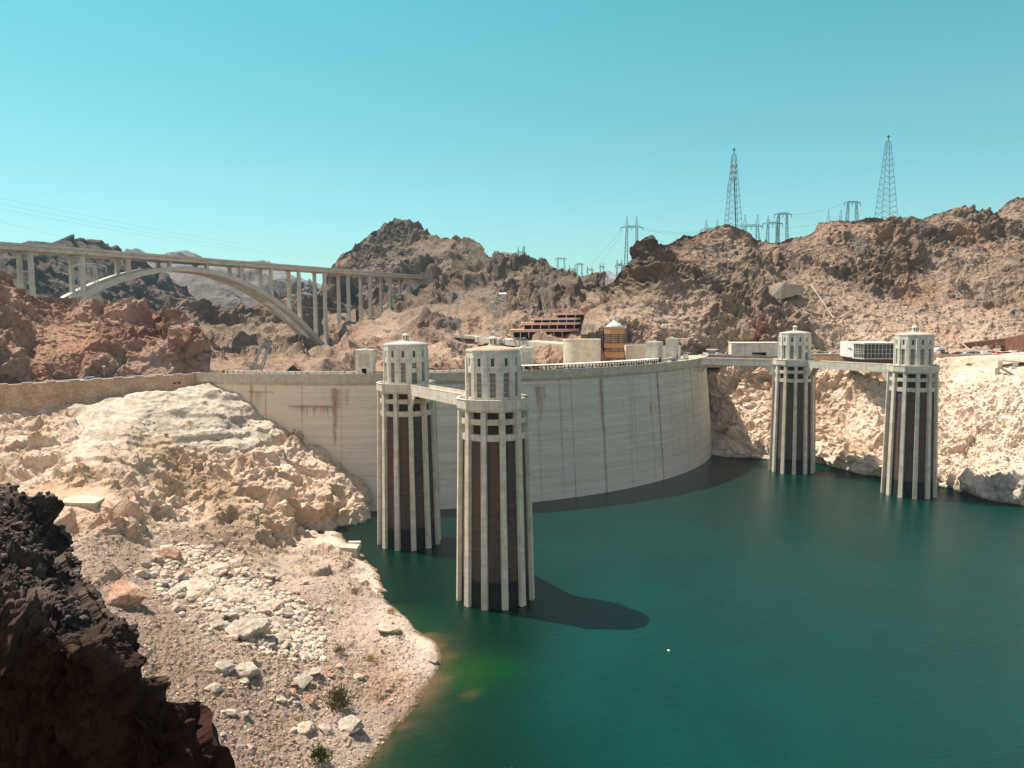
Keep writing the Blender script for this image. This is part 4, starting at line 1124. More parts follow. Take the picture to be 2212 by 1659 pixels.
TL = ['nearest and largest intake tower, with rust stained stepped roof and no door',
      'intake tower with greenish domed roof and grey door, left of the nearest tower',
      'farthest intake tower, joined to the right end of the dam by a footbridge',
      'intake tower at the right edge, in front of the glass walled building']
for i in range(4): make_tower(i, TL[i])

# footbridges
def footbridge(A, B, ra, rb, label, brackets=True):
    A = Vector(A + (0,)); B = Vector(B + (0,)); d = (B - A).normalized(); A = A + d * ra; B = B - d * rb
    L = (B - A).length
    t = thing('footbridge', label, 'footbridge', (A.x, A.y, 0), math.atan2(d.y, d.x), 'footbridges to the intake towers')
    m_ = MB(); m_.box(0, L, -2.2, 2.2, 49.2, 50.6)
    m_.build('deck', M['tower'], t)
    for s in (-1, 1):
        m_ = MB(); m_.box(0, L, s * 2.21 if s > 0 else -2.55, 2.55 if s > 0 else -2.21, 48.75, 51.85); m_.box(0, L, 2.16 if s > 0 else -2.6, 2.6 if s > 0 else -2.16, 51.852, 52.02)
        m_.build('parapet', M['tower'], t)
    if brackets:
        for e, sg in ((0, 1), (L, -1)):
            m_ = MB()
            for s in (-1, 1):
                y0, y1 = (s * 2.5, s * 1.9)
                a, b = min(y0, y1), max(y0, y1)
                m_.hull8([(e, a, 44.5), (e + sg * 0.3, a, 44.5), (e + sg * 0.3, b, 44.5), (e, b, 44.5), (e, a, 48.74), (e + sg * 3.2, a, 48.74), (e + sg * 3.2, b, 48.74), (e, b, 48.74)] if sg > 0 else
                         [(e + sg * 0.3, a, 44.5), (e, a, 44.5), (e, b, 44.5), (e + sg * 0.3, b, 44.5), (e + sg * 3.2, a, 48.74), (e, a, 48.74), (e, b, 48.74), (e + sg * 3.2, b, 48.74)])
            m_.build('bracket', M['tower'], t)
    return t
T = TOWERS
footbridge(T[1], T[0], 8.9, 8.9, 'pale concrete footbridge between the two nearest intake towers')
footbridge(T[2], T[3], 8.9, 8.9, 'grey concrete footbridge between the two intake towers on the right')
p2 = dam_hit(1508)[0]; q = dam_pt(p2, DR + 0.9, 0); footbridge((q.x, q.y), T[2], 0.2, 8.9, 'shaded concrete footbridge from the right end of the dam to the farthest tower')
v = Vector((T[1][0] - DC[0], T[1][1] - DC[1])).normalized(); q = DC + np.array(v) * (DR + 0.9)
footbridge((float(q[0]), float(q[1])), T[1], 0.2, 8.9, 'short concrete footbridge from the dam to the second intake tower, mostly hidden behind it')

# ================================================================== the highway arch bridge far behind
BC = 612.0; BXV = 1983.0; BU = Vector((0.467, 0.884, 0)); BW = Vector((0.884, -0.467, 0))
def bpos(k):
    """point on the bridge axis at pier number k"""
    Yk = BC * F / (BXV - 67.0) + k * 0.884 * 36.6
    X = 0.528 * Yk - BC
    return Vector((X, Yk, 0))
O_ = bpos(0)
br = thing('arch_bridge', 'long grey concrete highway bridge on a high arch across the canyon behind the dam', 'bridge', tuple(O_))
def bp(k, w, z): p = bpos(k) + BW * w - O_; return (p.x, p.y, z)
DZ = 124.0
def girder(mbq, k0, k1, w0, w1, z0, z1):
    mbq.hull8([bp(k0, w1, z0), bp(k1, w1, z0), bp(k1, w0, z0), bp(k0, w0, z0), bp(k0, w1, z1), bp(k1, w1, z1), bp(k1, w0, z1), bp(k0, w0, z1)])
m_ = MB(); girder(m_, -4, 13.05, -13.2, 13.2, DZ - 0.8, DZ - 0.1); m_.build('deck', M['bridge'], br)
for s in (-1, 1):
    m_ = MB(); girder(m_, -4, 13.05, s * 13.2 - .25, s * 13.2 + .25, DZ - 0.75, DZ + 0.75); m_.build('parapet', M['bridge'], br)
for k in range(-4, 13):
    for s in (-1, 1):
        m_ = MB(); girder(m_, k + 0.035, k + 0.965, s * 8.3 - 3.4, s * 8.3 + 3.4, DZ - 3.6, DZ - 0.81); m_.build('box_girder', M['bridge'], br)
for k in range(-4, 14):
    m_ = MB(); girder(m_, k - 0.03, k + 0.03, -11.5, 11.5, DZ - 3.3, DZ - 0.82); m_.build('cross_beam', M['bridge'], br)
KC, KL, ZC, RISE = 3.5, 4.55, 117.3, 76.0
def arch_z(k): return ZC - RISE * ((k - KC) / KL) ** 2
for s in (-1, 1):
    m_ = MB(); n = 56
    for i in range(n):
        k0 = KC - KL + 2 * KL * i / n; k1 = KC - KL + 2 * KL * (i + 1) / n
        w0, w1 = s * 6.6 - 3.0, s * 6.6 + 3.0
        def sec(k):
            dz = -2 * RISE * (k - KC) / KL ** 2 / 36.6
            nl = math.hypot(1, dz); h = 1.9 + 0.5 * abs(k - KC) / KL
            dk = -dz / nl * h / 36.6; dzz = h / nl
            z = arch_z(k) - 2.4
            return k, z, dk, dzz
        a, b = sec(k0), sec(k1)
        P = [bp(a[0] - a[2], w1, a[1] - a[3]), bp(b[0] - b[2], w1, b[1] - b[3]), bp(b[0] - b[2], w0, b[1] - b[3]), bp(a[0] - a[2], w0, a[1] - a[3]),
             bp(a[0] + a[2], w1, a[1] + a[3]), bp(b[0] + b[2], w1, b[1] + b[3]), bp(b[0] + b[2], w0, b[1] + b[3]), bp(a[0] + a[2], w0, a[1] + a[3])]
        m_.hull8(P)
    m_.build('arch_rib', M['bridge'], br)
for k in range(0, 9):
    z = arch_z(k)
    if z < 60 and k not in (8,): pass
    m_ = MB(); girder(m_, k - 0.05, k + 0.05, -3.55, 3.55, z - 3.6, z - 1.6); m_.build('rib_strut', M['bridge'], br)
FOOT = {-4: 90, -3: 85, -2: 78, -1: 40, 8: 43, 9: 66, 10: 70, 11: 73, 12: 88, 13: 98}
for k in range(-3, 14):
    z0 = FOOT.get(k, None)
    if z0 is None: z0 = arch_z(k) - 0.6
    for s in (-1, 1):
        zt_ = DZ - 3.65; w = 1.45; kk = 1.15 / 36.6
        if zt_ - z0 < 0.6: continue
        m_ = MB(); tap = 1 + 0.004 * (zt_ - z0)
        P = [bp(k - kk * tap, s * 6.6 + w * tap, z0), bp(k + kk * tap, s * 6.6 + w * tap, z0), bp(k + kk * tap, s * 6.6 - w * tap, z0), bp(k - kk * tap, s * 6.6 - w * tap, z0),
             bp(k - kk, s * 6.6 + w, zt_), bp(k + kk, s * 6.6 + w, zt_), bp(k + kk, s * 6.6 - w, zt_), bp(k - kk, s * 6.6 - w, zt_)]
        m_.hull8(P); m_.build('column', M['bridge'], br)
    m_ = MB(); girder(m_, k - 0.04, k + 0.04, -9.2, 9.2, DZ - 4.5 if DZ - 3.65 - z0 > 3 else DZ - 3.7, DZ - 3.61)
    m_.build('pier_cap', M['bridge'], br)
m_ = MB(); girder(m_, 12.95, 13.3, -13, 13, 96, DZ - 0.5); m_.build('abutment', M['bridge'], br)
for s in (-1, 1):
    m_ = MB(); k = KC + KL
    girder(m_, k - 0.10, k + 0.22, s * 6.6 - 3.8, s * 6.6 + 3.8, 30, 44); m_.build('arch_footing', M['bridge'], br)

# ================================================================== things on and behind the dam
def crest_tower(x, ztop, w, label, r=DR - 15.5):
    p, _ = dam_hit(x, 780, r)
    q = dam_pt(p, r, 0)
    t = thing('elevator_tower', label, 'tower', (q.x, q.y, ROADZ), p, 'elevator towers on the dam crest')
    h = ztop - ROADZ; a = w / 2
    m_ = MB(); m_.box(-a, a, -a, a, -6, h - 0.75)
    for sx in (-1, 1):                                     # corner piers
        m_.box(sx * a - .45 * (sx > 0) - .05 * (sx < 0) if sx > 0 else -a - .08, sx * a + .08 if sx > 0 else -a + .5, -a - .10, -a + .5, -6, h - 1.9)
    m_.box(-a - .12, a + .12, -a - .14, a + .12, h - 0.74, h)
    w_ = m_.build('wall', M['gate'], t)
    m_ = MB(); m_.box(-a + 1.0, a - 1.0, -a - 0.04, -a + .1, 2.9, h - 1.7); m_.build('panel', M['conc'], t)
    m_ = MB(); m_.box(-.9, .9, -a - .07, -a + .1, 0.1, 2.5); m_.build('doorway', M['dark'], t)
    m_ = MB(); m_.box(-1.1, 1.1, -1.1, 1.1, h + .01, h + .5); m_.bar((0.4, 0, h + .4), (0.4, 0, h + 1.1), .35, n=8); m_.build('roof_vent', M['gate'], t)
    return t
crest_tower(790, 60.4, 6.6, 'square concrete elevator tower on the crest left of the intake towers')
crest_tower(1131, 60.2, 6.2, 'square concrete elevator tower on the crest, its left part hidden behind the nearest intake tower')
crest_tower(1413, 60.4, 6.2, 'square concrete elevator tower at the end of the canopy')
crest_tower(1451, 61.2, 5.4, 'slim concrete elevator tower farthest right on the crest')

# canopy over the pavement
cn = thing('canopy', 'long thin white canopy on dark posts along the dam crest', 'canopy', (DC[0], DC[1], 0))
pa, pb = dam_hit(1127, 785, DR - 4)[0], dam_hit(1424, 785, DR - 4)[0]
band('roof', [(DR - 8.5, 53.15), (DR - 3.6, 53.15), (DR - 3.6, 53.42), (DR - 8.5, 53.42)], M['roofw'], pa, pb, R_(1), cn)
n = 44
for k in range(n + 1):
    p = pa + (pb - pa) * k / n; m_ = MB(); q = dam_pt(p, DR - 4.2, 0)
    m_.obox((q.x - DC[0], q.y - DC[1]), (math.cos(p), math.sin(p)), .13, .13, ROADZ + .0, 53.14); m_.build('post', M['dark'], cn)
# hoarding panels along the works
hb = thing('barrier_fence', 'low dark mesh barrier running under the crest canopy', 'barrier', (DC[0], DC[1], 0))
for k in range(n):
    if rnd.random() < 0.35: continue
    p0 = pa + (pb - pa) * (k + .1) / n; p1 = pa + (pb - pa) * (k + .9) / n
    band('panel', [(DR - 4.9, ROADZ), (DR - 4.8, ROADZ), (DR - 4.8, ROADZ + rnd.choice([1.3, 1.7, 1.5])), (DR - 4.9, ROADZ + 1.3)], M['dsteel'], p0, p1, R_(0.4), hb)
# kiosk
q = dam_pt(dam_hit(1157, 790, DR - 6)[0], DR - 6, 0)
t = thing('kiosk', 'small orange kiosk under a flat roof beside the canopy', 'kiosk', (q.x, q.y, ROADZ), dam_hit(1157, 790, DR - 6)[0])
m_ = MB(); m_.box(-1.2, 1.2, -1, 1, 0, 2.3); m_.build('cabin', M['orange'], t)
m_ = MB(); m_.box(-4.2, 4.6, -1.8, 1.8, 2.5, 2.72); m_.build('roof', M['dsteel'], t)
for sx in (-3.9, 4.2):
    m_ = MB(); m_.box(sx - .1, sx + .1, -1.6, -1.4, 0, 2.49); m_.build('post', M['dsteel'], t)

# round theatre, stepped glass hall and copper viewing tower of the visitor centre
def loc(x, Y, z): p = at(x, 760, Y); return (p.x, Y, z)
c0 = loc(1257, 378, 0)
t = thing('round_building', 'windowless round beige concrete building behind the dam crest', 'building', c0)
m_ = MB(); m_.lathe([(9.15, 42), (9.15, 61.2), (9.3, 61.2), (9.3, 61.75), (8.8, 61.75), (8.8, 61.3), (0, 61.3)], 64); m_.build('wall', M['beige'], t, False)
c1 = loc(1327, 386, 0)
t = thing('viewing_tower', 'copper coloured octagonal viewing tower with pale green conical roof', 'tower', c1)
def octa(r, k, off=0.5): a = 2 * math.pi * (k + off) / 8 - math.pi / 2 - 0.13; return (r * math.cos(a), r * math.sin(a))
def octband(mbq, r0, r1, z0, z1):
    for k in range(8):
        a, b = octa(r1, k), octa(r1, k + 1); c, d = octa(r0, k + 1), octa(r0, k)
        mbq.hull8([a + (z0,), b + (z0,), c + (z0,), d + (z0,), a + (z1,), b + (z1,), c + (z1,), d + (z1,)])
RR = 5.45
m_ = MB(); m_.lathe([(RR - .35, 44), (RR - .35, 67)], 8, R_(-90 + 22.5) - 0.13); m_.build('glazing', M['cglass'], t)
for z0, z1 in ((44, 49.3), (52.2, 55.0), (57.0, 59.3), (64.0, 67.4)):
    m_ = MB(); octband(m_, RR - .4, RR, z0, z1); m_.build('copper_band', M['copper'], t)
m_ = MB()
for k in range(8):
    a, b = Vector(octa(RR - .3, k) + (0,)), Vector(octa(RR - .3, k + 1) + (0,))
    for j in range(0, 6):
        q = a.lerp(b, j / 5); m_.bar((q.x, q.y, 49.3), (q.x, q.y, 64), .06)
    for z in (50.2, 51.2, 55.7, 56.4, 60.3, 61.3, 62.3, 63.2): m_.bar((a.x, a.y, z), (b.x, b.y, z), .06)
m_.build('window_grid', M['slat'], t)
m_ = MB(); octband(m_, 0.3, RR + .3, 67.41, 67.7); m_.lathe([(4.2, 67.7), (4.0, 68.2), (0.25, 70.9), (0.2, 71.4), (0.5, 71.9), (0.2, 72.3), (0.05, 74.5)], 8, 0.3)
m_.build('roof', plain('verdigris_roof', (0.52, 0.60, 0.55), 0.6, 0, 0.8, 0.2), t)
t = thing('glass_hall', 'dark stepped glass hall between the round building and the viewing tower', 'building', loc(1290, 391, 0))
ox = loc(1290, 391, 0)[0]
def xx(x, Y): return at(x, 760, Y).x - ox
st = [(1257, 1273, 722.0), (1273, 1290, 718.0), (1290, 1306, 714.0)]
m_ = MB(); g2 = MB()
for (xa, xb, y) in st:
    z = at(xb, y, 388).z
    m_.box(xx(xa, 388), xx(xb, 388) - .02, -2, 4, 44, z)
    a, b = xx(xa, 388), xx(xb, 388)
    for j in range(5): q = a + (b - a) * j / 4; g2.bar((q, -2.03, 46), (q, -2.03, z), .05)
    zz = z
    while zz > 50: g2.bar((a, -2.03, zz), (b, -2.03, zz), .05); zz -= 1.05
m_.build('glazing', M['bglass'], t); g2.build('window_grid', M['slat'], t)

# terrace walls at the dam end of the visitor centre
t = thing('terrace_wall', 'pale stepped concrete terrace wall beside the viewing tower', 'wall', loc(1380, 392, 0)); ox = loc(1380, 392, 0)[0]
m_ = MB(); m_.box(xx(1352, 392), xx(1400, 392), 0, 8, 44, at(1380, 746, 392).z); m_.build('wall', M['beige'], t)
m_ = MB(); m_.box(xx(1352, 392), xx(1400, 392), -.1, .1, at(1380, 746, 392).z + .01, at(1380, 746, 392).z + .15)
for k in range(16):
    x = xx(1352 + 3.1 * k, 392); m_.box(x - .08, x + .08, -.08, .08, at(1380, 746, 392).z + .16, at(1380, 746, 392).z + 1.3)
m_.build('railing', M['white'], t)
t = thing('white_wall', 'bright white wall between the two elevator towers on the right', 'wall', loc(1430, 402, 0)); ox = loc(1430, 402, 0)[0]
m_ = MB(); m_.box(xx(1395, 402), xx(1470, 402), 0, 1, 44, at(1430, 747, 402).z); m_.build('wall', M['white'], t)

# parking garage built into the slope: four stepped terracotta decks
t = thing('parking_garage', 'terracotta coloured multi storey parking garage stepped into the brown hillside', 'garage', loc(1190, 480, 0)); ox = loc(1190, 480, 0)[0]
lev = [(1103, 1216, 1252, 712.0, 717.6, 478), (1128, 1242, 1256, 697.2, 702.4, 484), (1150, 1243, 1262, 687.0, 691.6, 490), (1201, 1264, 1274, 675.8, 680.4, 496)]
for (xa, xb, xc, y0, y1, Y) in lev:
    z1 = at(xa, y0, Y).z; z0 = at(xa, y1, Y).z; xm = (at(xb, 760, Y).x - ox); x0 = at(xa, 760, Y).x - ox; x2 = at(xc, 760, Y + 14).x - ox
    m_ = MB(); d = Y - 480
    m_.hull8([(x0, d, z0), (xm, d, z0), (x2, d + 14, z0), (x0, d + 26, z0), (x0, d, z1), (xm, d, z1), (x2, d + 14, z1), (x0, d + 26, z1)])
    m_.build('deck', M['terr'], t)
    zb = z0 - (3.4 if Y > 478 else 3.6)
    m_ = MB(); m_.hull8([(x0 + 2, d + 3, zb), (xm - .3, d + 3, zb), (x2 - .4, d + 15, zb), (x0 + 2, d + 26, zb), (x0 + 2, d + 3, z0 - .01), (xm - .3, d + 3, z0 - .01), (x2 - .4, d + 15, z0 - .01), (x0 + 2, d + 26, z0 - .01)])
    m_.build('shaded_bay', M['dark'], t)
    nn = int((xm - x0) / 5.2)
    for j in range(nn + 1):
        q = x0 + 1 + (xm - x0 - 1.4) * j / max(nn, 1); m_ = MB(); m_.box(q - .22, q + .22, d + .3, d + .9, zb, z0 - .01); m_.build('pillar', M['terr'], t)
# a roof deck full of pale panels
m_ = MB(); z = at(1103, 712, 478).z
ox2 = ox
m_.box(at(1150, 760, 478).x - ox, at(1192, 760, 478).x - ox, -1.6, -.2, at(1170, 724.5, 478).z, at(1170, 723, 478).z); m_.build('white_wall', M['white'], t)

# old road viaduct in front of the garage
def deckstrip(t, pts, w, thick, par, mat, top=None):
    P = [Vector(p) for p in pts]
    for a, b in zip(P[:-1], P[1:]):
        d = (b - a).normalized(); nrm = Vector((d.y, -d.x, 0))
        if nrm.y > 0: nrm = -nrm
        def quad(o0, o1, z0, z1):
            return [tuple(a + nrm * o0 + Vector((0, 0, z0))), tuple(b + nrm * o0 + Vector((0, 0, z0))), tuple(b + nrm * o1 + Vector((0, 0, z0))), tuple(a + nrm * o1 + Vector((0, 0, z0))),
                    tuple(a + nrm * o0 + Vector((0, 0, z1))), tuple(b + nrm * o0 + Vector((0, 0, z1))), tuple(b + nrm * o1 + Vector((0, 0, z1))), tuple(a + nrm * o1 + Vector((0, 0, z1)))]
        m_ = MB(); m_.hull8(quad(0, -w, -thick, 0)); m_.build('girder', mat, t)
        m_ = MB(); m_.hull8(quad(0.02, -.3, .002, par)); m_.hull8(quad(-w + .3, -w - .02, .002, par)); m_.build('parapet', M['pale'], t)
a = at(1216, 744.5, 402); b = at(1026, 729.5, 560); z = a.z
t = thing('road_viaduct', 'pale concrete road viaduct sloping behind the nearest intake tower lantern', 'viaduct', tuple(a))
deckstrip(t, [Vector((0, 0, 0)), Vector((b.x - a.x, b.y - a.y, b.z - a.z))], 11, 3.1, 0.5, M['conc'])
a = at(1024, 728.0, 562); b = at(952, 721.5, 590); c = at(826, 711.5, 640)
t = thing('road_bridge', 'thin concrete road bridge on a flared pier crossing the rocky slope', 'bridge', tuple(a))
deckstrip(t, [Vector((0, 0, 0)), b - a, c - a], 9, 1.6, 0.6, M['conc'])
p = at(953, 723, 588) - a
m_ = MB(); m_.hull8([(p.x - 1.6, p.y + 1, p.z - 12), (p.x + 1.6, p.y + 1, p.z - 12), (p.x + 1.6, p.y + 5, p.z - 12), (p.x - 1.6, p.y + 5, p.z - 12), (p.x - 5, p.y + 1, p.z - 1.1), (p.x + 5, p.y + 1, p.z - 1.1), (p.x + 5, p.y + 6, p.z - 1.1), (p.x - 5, p.y + 6, p.z - 1.1)])
m_.build('pier', M['beige'], t)

# right bank: exhibit building with lettering and emblem
def text_mesh(s, size, mat, parent, loc_, rot, name='lettering', depth=0.05):
    cu = bpy.data.curves.new(name, 'FONT'); cu.body = s; cu.size = size; cu.extrude = depth; cu.align_x = 'CENTER'; cu.align_y = 'CENTER'; cu.space_character = 1.1
    o = bpy.data.objects.new(name, cu); C.objects.link(o)
    bpy.context.view_layer.update()
    me = bpy.data.meshes.new_from_object(o.evaluated_get(bpy.context.evaluated_depsgraph_get()))
    bpy.data.objects.remove(o); bpy.data.curves.remove(cu)
    me.name = name; me.materials.clear(); me.materials.append(mat)
    q = bpy.data.objects.new(name, me); link(q, parent); q.location = loc_; q.rotation_euler = rot
    return q
a = at(1580, 763.5, 424); b = at(1684, 763, 420); zt_ = at(1630, 741.5, 422).z; zb = 50.2
t = thing('exhibit_building', 'low grey concrete building with lettering and round emblem, left of the farthest intake tower', 'building', (a.x, a.y, zb), math.atan2(b.y - a.y, b.x - a.x))
L = (b - a).length; H_ = zt_ - zb
g = MB(); hx0, hx1 = L * 0.435, L * 0.73
wall_panel(g, (0, 0, 0), (L, 0, 0), 0, H_, [(hx0, hx1, 0.35, 2.15)], 1.2, (0, 1, 0))
g.hull8([(0, 1.21, 0), (L, 1.21, 0), (L, 14, 0), (0, 14, 0), (0, 1.21, H_), (L, 1.21, H_), (L, 14, H_), (0, 14, H_)])
g.face([(0, 0, 0), (0, 0, H_), (0, 1.21, H_), (0, 1.21, 0)]); g.face([(0, 0, H_), (L, 0, H_), (L, 1.21, H_), (0, 1.21, H_)])
w_ = g.build('wall', M['gate'], t, recalc=False)
m_ = MB(); m_.box(-.2, L + .2, -.25, 14.2, H_ + .01, H_ + .35); m_.build('roof_edge', M['pale'], t)
m_ = MB(); m_.face([(hx0, 1.15, .35), (hx1, 1.15, .35), (hx1, 1.15, 2.15), (hx0, 1.15, 2.15)]); m_.build('entrance', M['dark'], t)
for k in range(7):
    m_ = MB(); q = hx0 + .4 + (hx1 - hx0 - .8) * k / 6; m_.box(q - .07, q + .07, .6, .75, .35, 2.14); m_.build('mullion', M['dsteel'], t)
text_mesh('HOOVER DAM', 0.85, M['bronze'], t, (L * 0.20, -0.06, H_ - 1.05), (math.pi / 2, 0, 0))
em = MB(); em.bar((L * .205, -.10, H_ - 2.55), (L * .205, .05, H_ - 2.55), 1.0, n=28); e_ = em.build('emblem', M['white'], t)
em = MB(); em.bar((L * .205, -.13, H_ - 2.55), (L * .205, .0, H_ - 2.55), .74, n=24); em.build('emblem_disc', M['blue'], e_)
em = MB(); em.face([(L * .205 - .38, -.16, H_ - 2.9), (L * .205 + .1, -.16, H_ - 2.9), (L * .205 + .4, -.16, H_ - 2.1), (L * .205 - .05, -.16, H_ - 2.4)]); em.build('emblem_mark', M['white'], e_)
em = MB(); q = L * .585; em.bar((q - .2, -.08, H_ - 1.9), (q - .35, -.08, H_ - 1.4), .16); em.bar((q - .35, -.08, H_ - 1.4), (q + .05, -.08, H_ - 1.05), .14); em.bar((q - .2, -.08, H_ - 1.9), (q + .1, -.08, H_ - 2.6), .12); em.build('wall_sculpture', M['bronze'], t)

# brown stone retaining wall and road on the right bank
def wallrun(t, pts, z0, z1, th, mat, name='wall'):
    m_ = MB()
    for a, b in zip(pts[:-1], pts[1:]):
        a = Vector((a[0], a[1])); b = Vector((b[0], b[1])); d = (b - a).normalized(); n_ = Vector((-d.y, d.x)) * th
        m_.hull8([(a.x, a.y, z0), (b.x, b.y, z0), (b.x + n_.x, b.y + n_.y, z0), (a.x + n_.x, a.y + n_.y, z0), (a.x, a.y, z1), (b.x, b.y, z1), (b.x + n_.x, b.y + n_.y, z1), (a.x + n_.x, a.y + n_.y, z1)])
    return m_.build(name, mat, t)
rp = [atz(1515, 766.5, 51.0), atz(1600, 766.5, 51.0), atz(1690, 766, 51.0), atz(1790, 765, 51.0), atz(1830, 765, 51.0)]
t = thing('roadside_wall', 'brown rubble stone wall under the road left of the glass walled building', 'wall', (rp[0].x, rp[0].y, 0))
wallrun(t, [(p.x - rp[0].x, p.y - rp[0].y) for p in rp], 44, 51.0, 1.2, M['stone'])
wallrun(t, [(p.x - rp[0].x, p.y - rp[0].y - .1) for p in rp], 51.01, 51.25, 1.3, M['pale'], 'coping')
rq = [atz(1515, 766.5, 51.0), atz(1700, 766, 51.0), atz(1850, 765, 51.0), atz(2030, 764, 51.2), atz(2212, 765, 51.2), atz(2460, 766, 51.2)]
m_ = MB()
for a, b in zip(rq[:-1], rq[1:]): m_.face([(a.x, a.y + 1.2, 50.35), (b.x, b.y + 1.2, 50.35), (b.x + 4, b.y + 36, 50.35), (a.x, a.y + 36, 50.35)])
o = m_.build('bank_road', M['asph'], recalc=False); o.name = 'road'; setp(o, kind='structure')
rw = [atz(2022, 764.2, 51.2), atz(2120, 764.6, 51.2), atz(2212, 765.2, 51.2), atz(2460, 766, 51.2)]
t = thing('parapet_wall', 'long low brown stone wall in front of the parked cars on the right', 'wall', (rw[0].x, rw[0].y, 0))
wallrun(t, [(p.x - rw[0].x, p.y - rw[0].y) for p in rw], 48.5, 51.1, .8, M['stone'])

# glass walled building on a cantilever
P0 = at(1829, 769, 386); P1 = at(1844.6, 770.5, 380); P2 = at(1866, 772, 372); P3 = at(1938, 771, 369)
t = thing('glass_building', 'modern white building with tall gridded windows overhanging the cliff behind the right towers', 'building', (P0.x, P0.y, 0))
zf, zr = 51.4, at(1850, 739.5, 378).z
f = lambda p: Vector((p.x - P0.x, p.y - P0.y, 0))
q0, q1, q2, q3 = f(P0), f(P1), f(P2), f(P3)
bk = Vector((4, 22, 0))
m_ = MB(); m_.hull8([(q0.x, q0.y, zf), (q1.x, q1.y, zf), (q1.x + 2, q1.y + 20, zf), (q0.x + 3, q0.y + 15, zf), (q0.x, q0.y, zr), (q1.x, q1.y, zr), (q1.x + 2, q1.y + 20, zr), (q0.x + 3, q0.y + 15, zr)])
wall_ = m_.build('wall', M['white'], t)
def slab(z0, z1, name, mat, grow=0.3):
    m_ = MB()
    for a, b in ((q1, q2), (q2, q3)):
        n_ = Vector(((b - a).y, -(b - a).x, 0)).normalized() * grow
        if n_.y > 0: n_ = -n_
        m_.hull8([(a.x + n_.x, a.y + n_.y, z0), (b.x + n_.x, b.y + n_.y, z0), (b.x + 2, b.y + 20, z0), (a.x + 2, a.y + 20, z0), (a.x + n_.x, a.y + n_.y, z1), (b.x + n_.x, b.y + n_.y, z1), (b.x + 2, b.y + 20, z1), (a.x + 2, a.y + 20, z1)])
    return m_.build(name, mat, t)
slab(zf - .5, zf, 'floor_slab', M['gate']); slab(zr - .7, zr, 'roof', M['pale'], 0.5)
m_ = MB(); m_.hull8([(q1.x + 2, q1.y + 4, 45), (q3.x, q3.y + 4, 45), (q3.x + 2, q3.y + 18, 45), (q1.x + 2, q1.y + 18, 45), (q1.x + 1, q1.y + .5, zf - .51), (q3.x, q3.y + .5, zf - .51), (q3.x + 2, q3.y + 18, zf - .51), (q1.x + 2, q1.y + 18, zf - .51)])
m_.build('base', plain('dark_brown_base', (0.10, 0.065, 0.05), 0.9), t)
for (a, b, n_, sh) in ((q1, q2, 6, 1), (q2, q3, 9, 0)):
    d = (b - a); nn = Vector((d.y, -d.x, 0)).normalized(); nn = -nn if nn.y > 0 else nn
    for k in range(n_):
        u0, u1 = a + d * (k + .06) / n_, a + d * (k + .94) / n_
        m_ = MB(); m_.face([(u0.x, u0.y, zf + .05), (u1.x, u1.y, zf + .05), (u1.x, u1.y, zr - .75), (u0.x, u0.y, zr - .75)]); m_.build('window', M['glass'], t)
    m_ = MB()
    for k in range(n_ + 1):
        u = a + d * k / n_ + nn * .1; m_.bar((u.x, u.y, zf), (u.x, u.y, zr - .7), .13 if sh else .10)
    for fz in ((0.62,) if not sh else (0.45, 0.62)):
        z = zf + (zr - .7 - zf) * fz; m_.bar(tuple(a + nn * .12 + Vector((0, 0, z))), tuple(b + nn * .12 + Vector((0, 0, z))), .09)
    m_.bar(tuple(a + nn * .12 + Vector((0, 0, zf + 2.2))), tuple(b + nn * .12 + Vector((0, 0, zf + 2.2))), .12)
    m_.build('window_frame', M['pale'], t)
aa = math.atan2(q1.y - q0.y, q1.x - q0.x); mid = (q0 + q1) / 2; nn = Vector((math.sin(aa), -math.cos(aa), 0)) * .08
for s_, dx_, dz_ in (('HOOVER', -.7, .05), ('DAM', .75, -.45)):
    u = mid + (q1 - q0).normalized() * dx_ * .9 + nn; text_mesh(s_, 0.62, M['bronze'], t, (u.x, u.y, (zf + zr) / 2 + .4 + dz_), (math.pi / 2, 0, aa))

# ================================================================== lattice masts, pylons, wires
def lattice4(mbq, w0, w1, h, n, r, c=(0, 0), lean=(0, 0), z0=0.0, xbrace=True, d0=None, d1=None):
    """square lattice column: four legs, rings and diagonals"""
    d0 = w0 if d0 is None else d0; d1 = w1 if d1 is None else d1
    zs = [z0 + h * (1 - (1 - i / n) ** 1.0) for i in range(n + 1)]
    def P(i, sx, sy):
        t = (zs[i] - z0) / h; w = (w0 + (w1 - w0) * t) / 2; d = (d0 + (d1 - d0) * t) / 2
        return Vector((c[0] + lean[0] * t * h + sx * w, c[1] + lean[1] * t * h + sy * d, zs[i]))
    S = [(-1, -1), (1, -1), (1, 1), (-1, 1)]
    for sx, sy in S: mbq.bar(P(0, sx, sy), P(n, sx, sy), r, n=3)
    for i in range(n):
        for a in range(4):
            p, q = S[a], S[(a + 1) % 4]
            mbq.bar(P(i + 1, *p), P(i + 1, *q), r * .6, n=3)
            mbq.bar(P(i, *p), P(i + 1, *q), r * .55, n=3)
            if xbrace: mbq.bar(P(i, *q), P(i + 1, *p), r * .55, n=3)
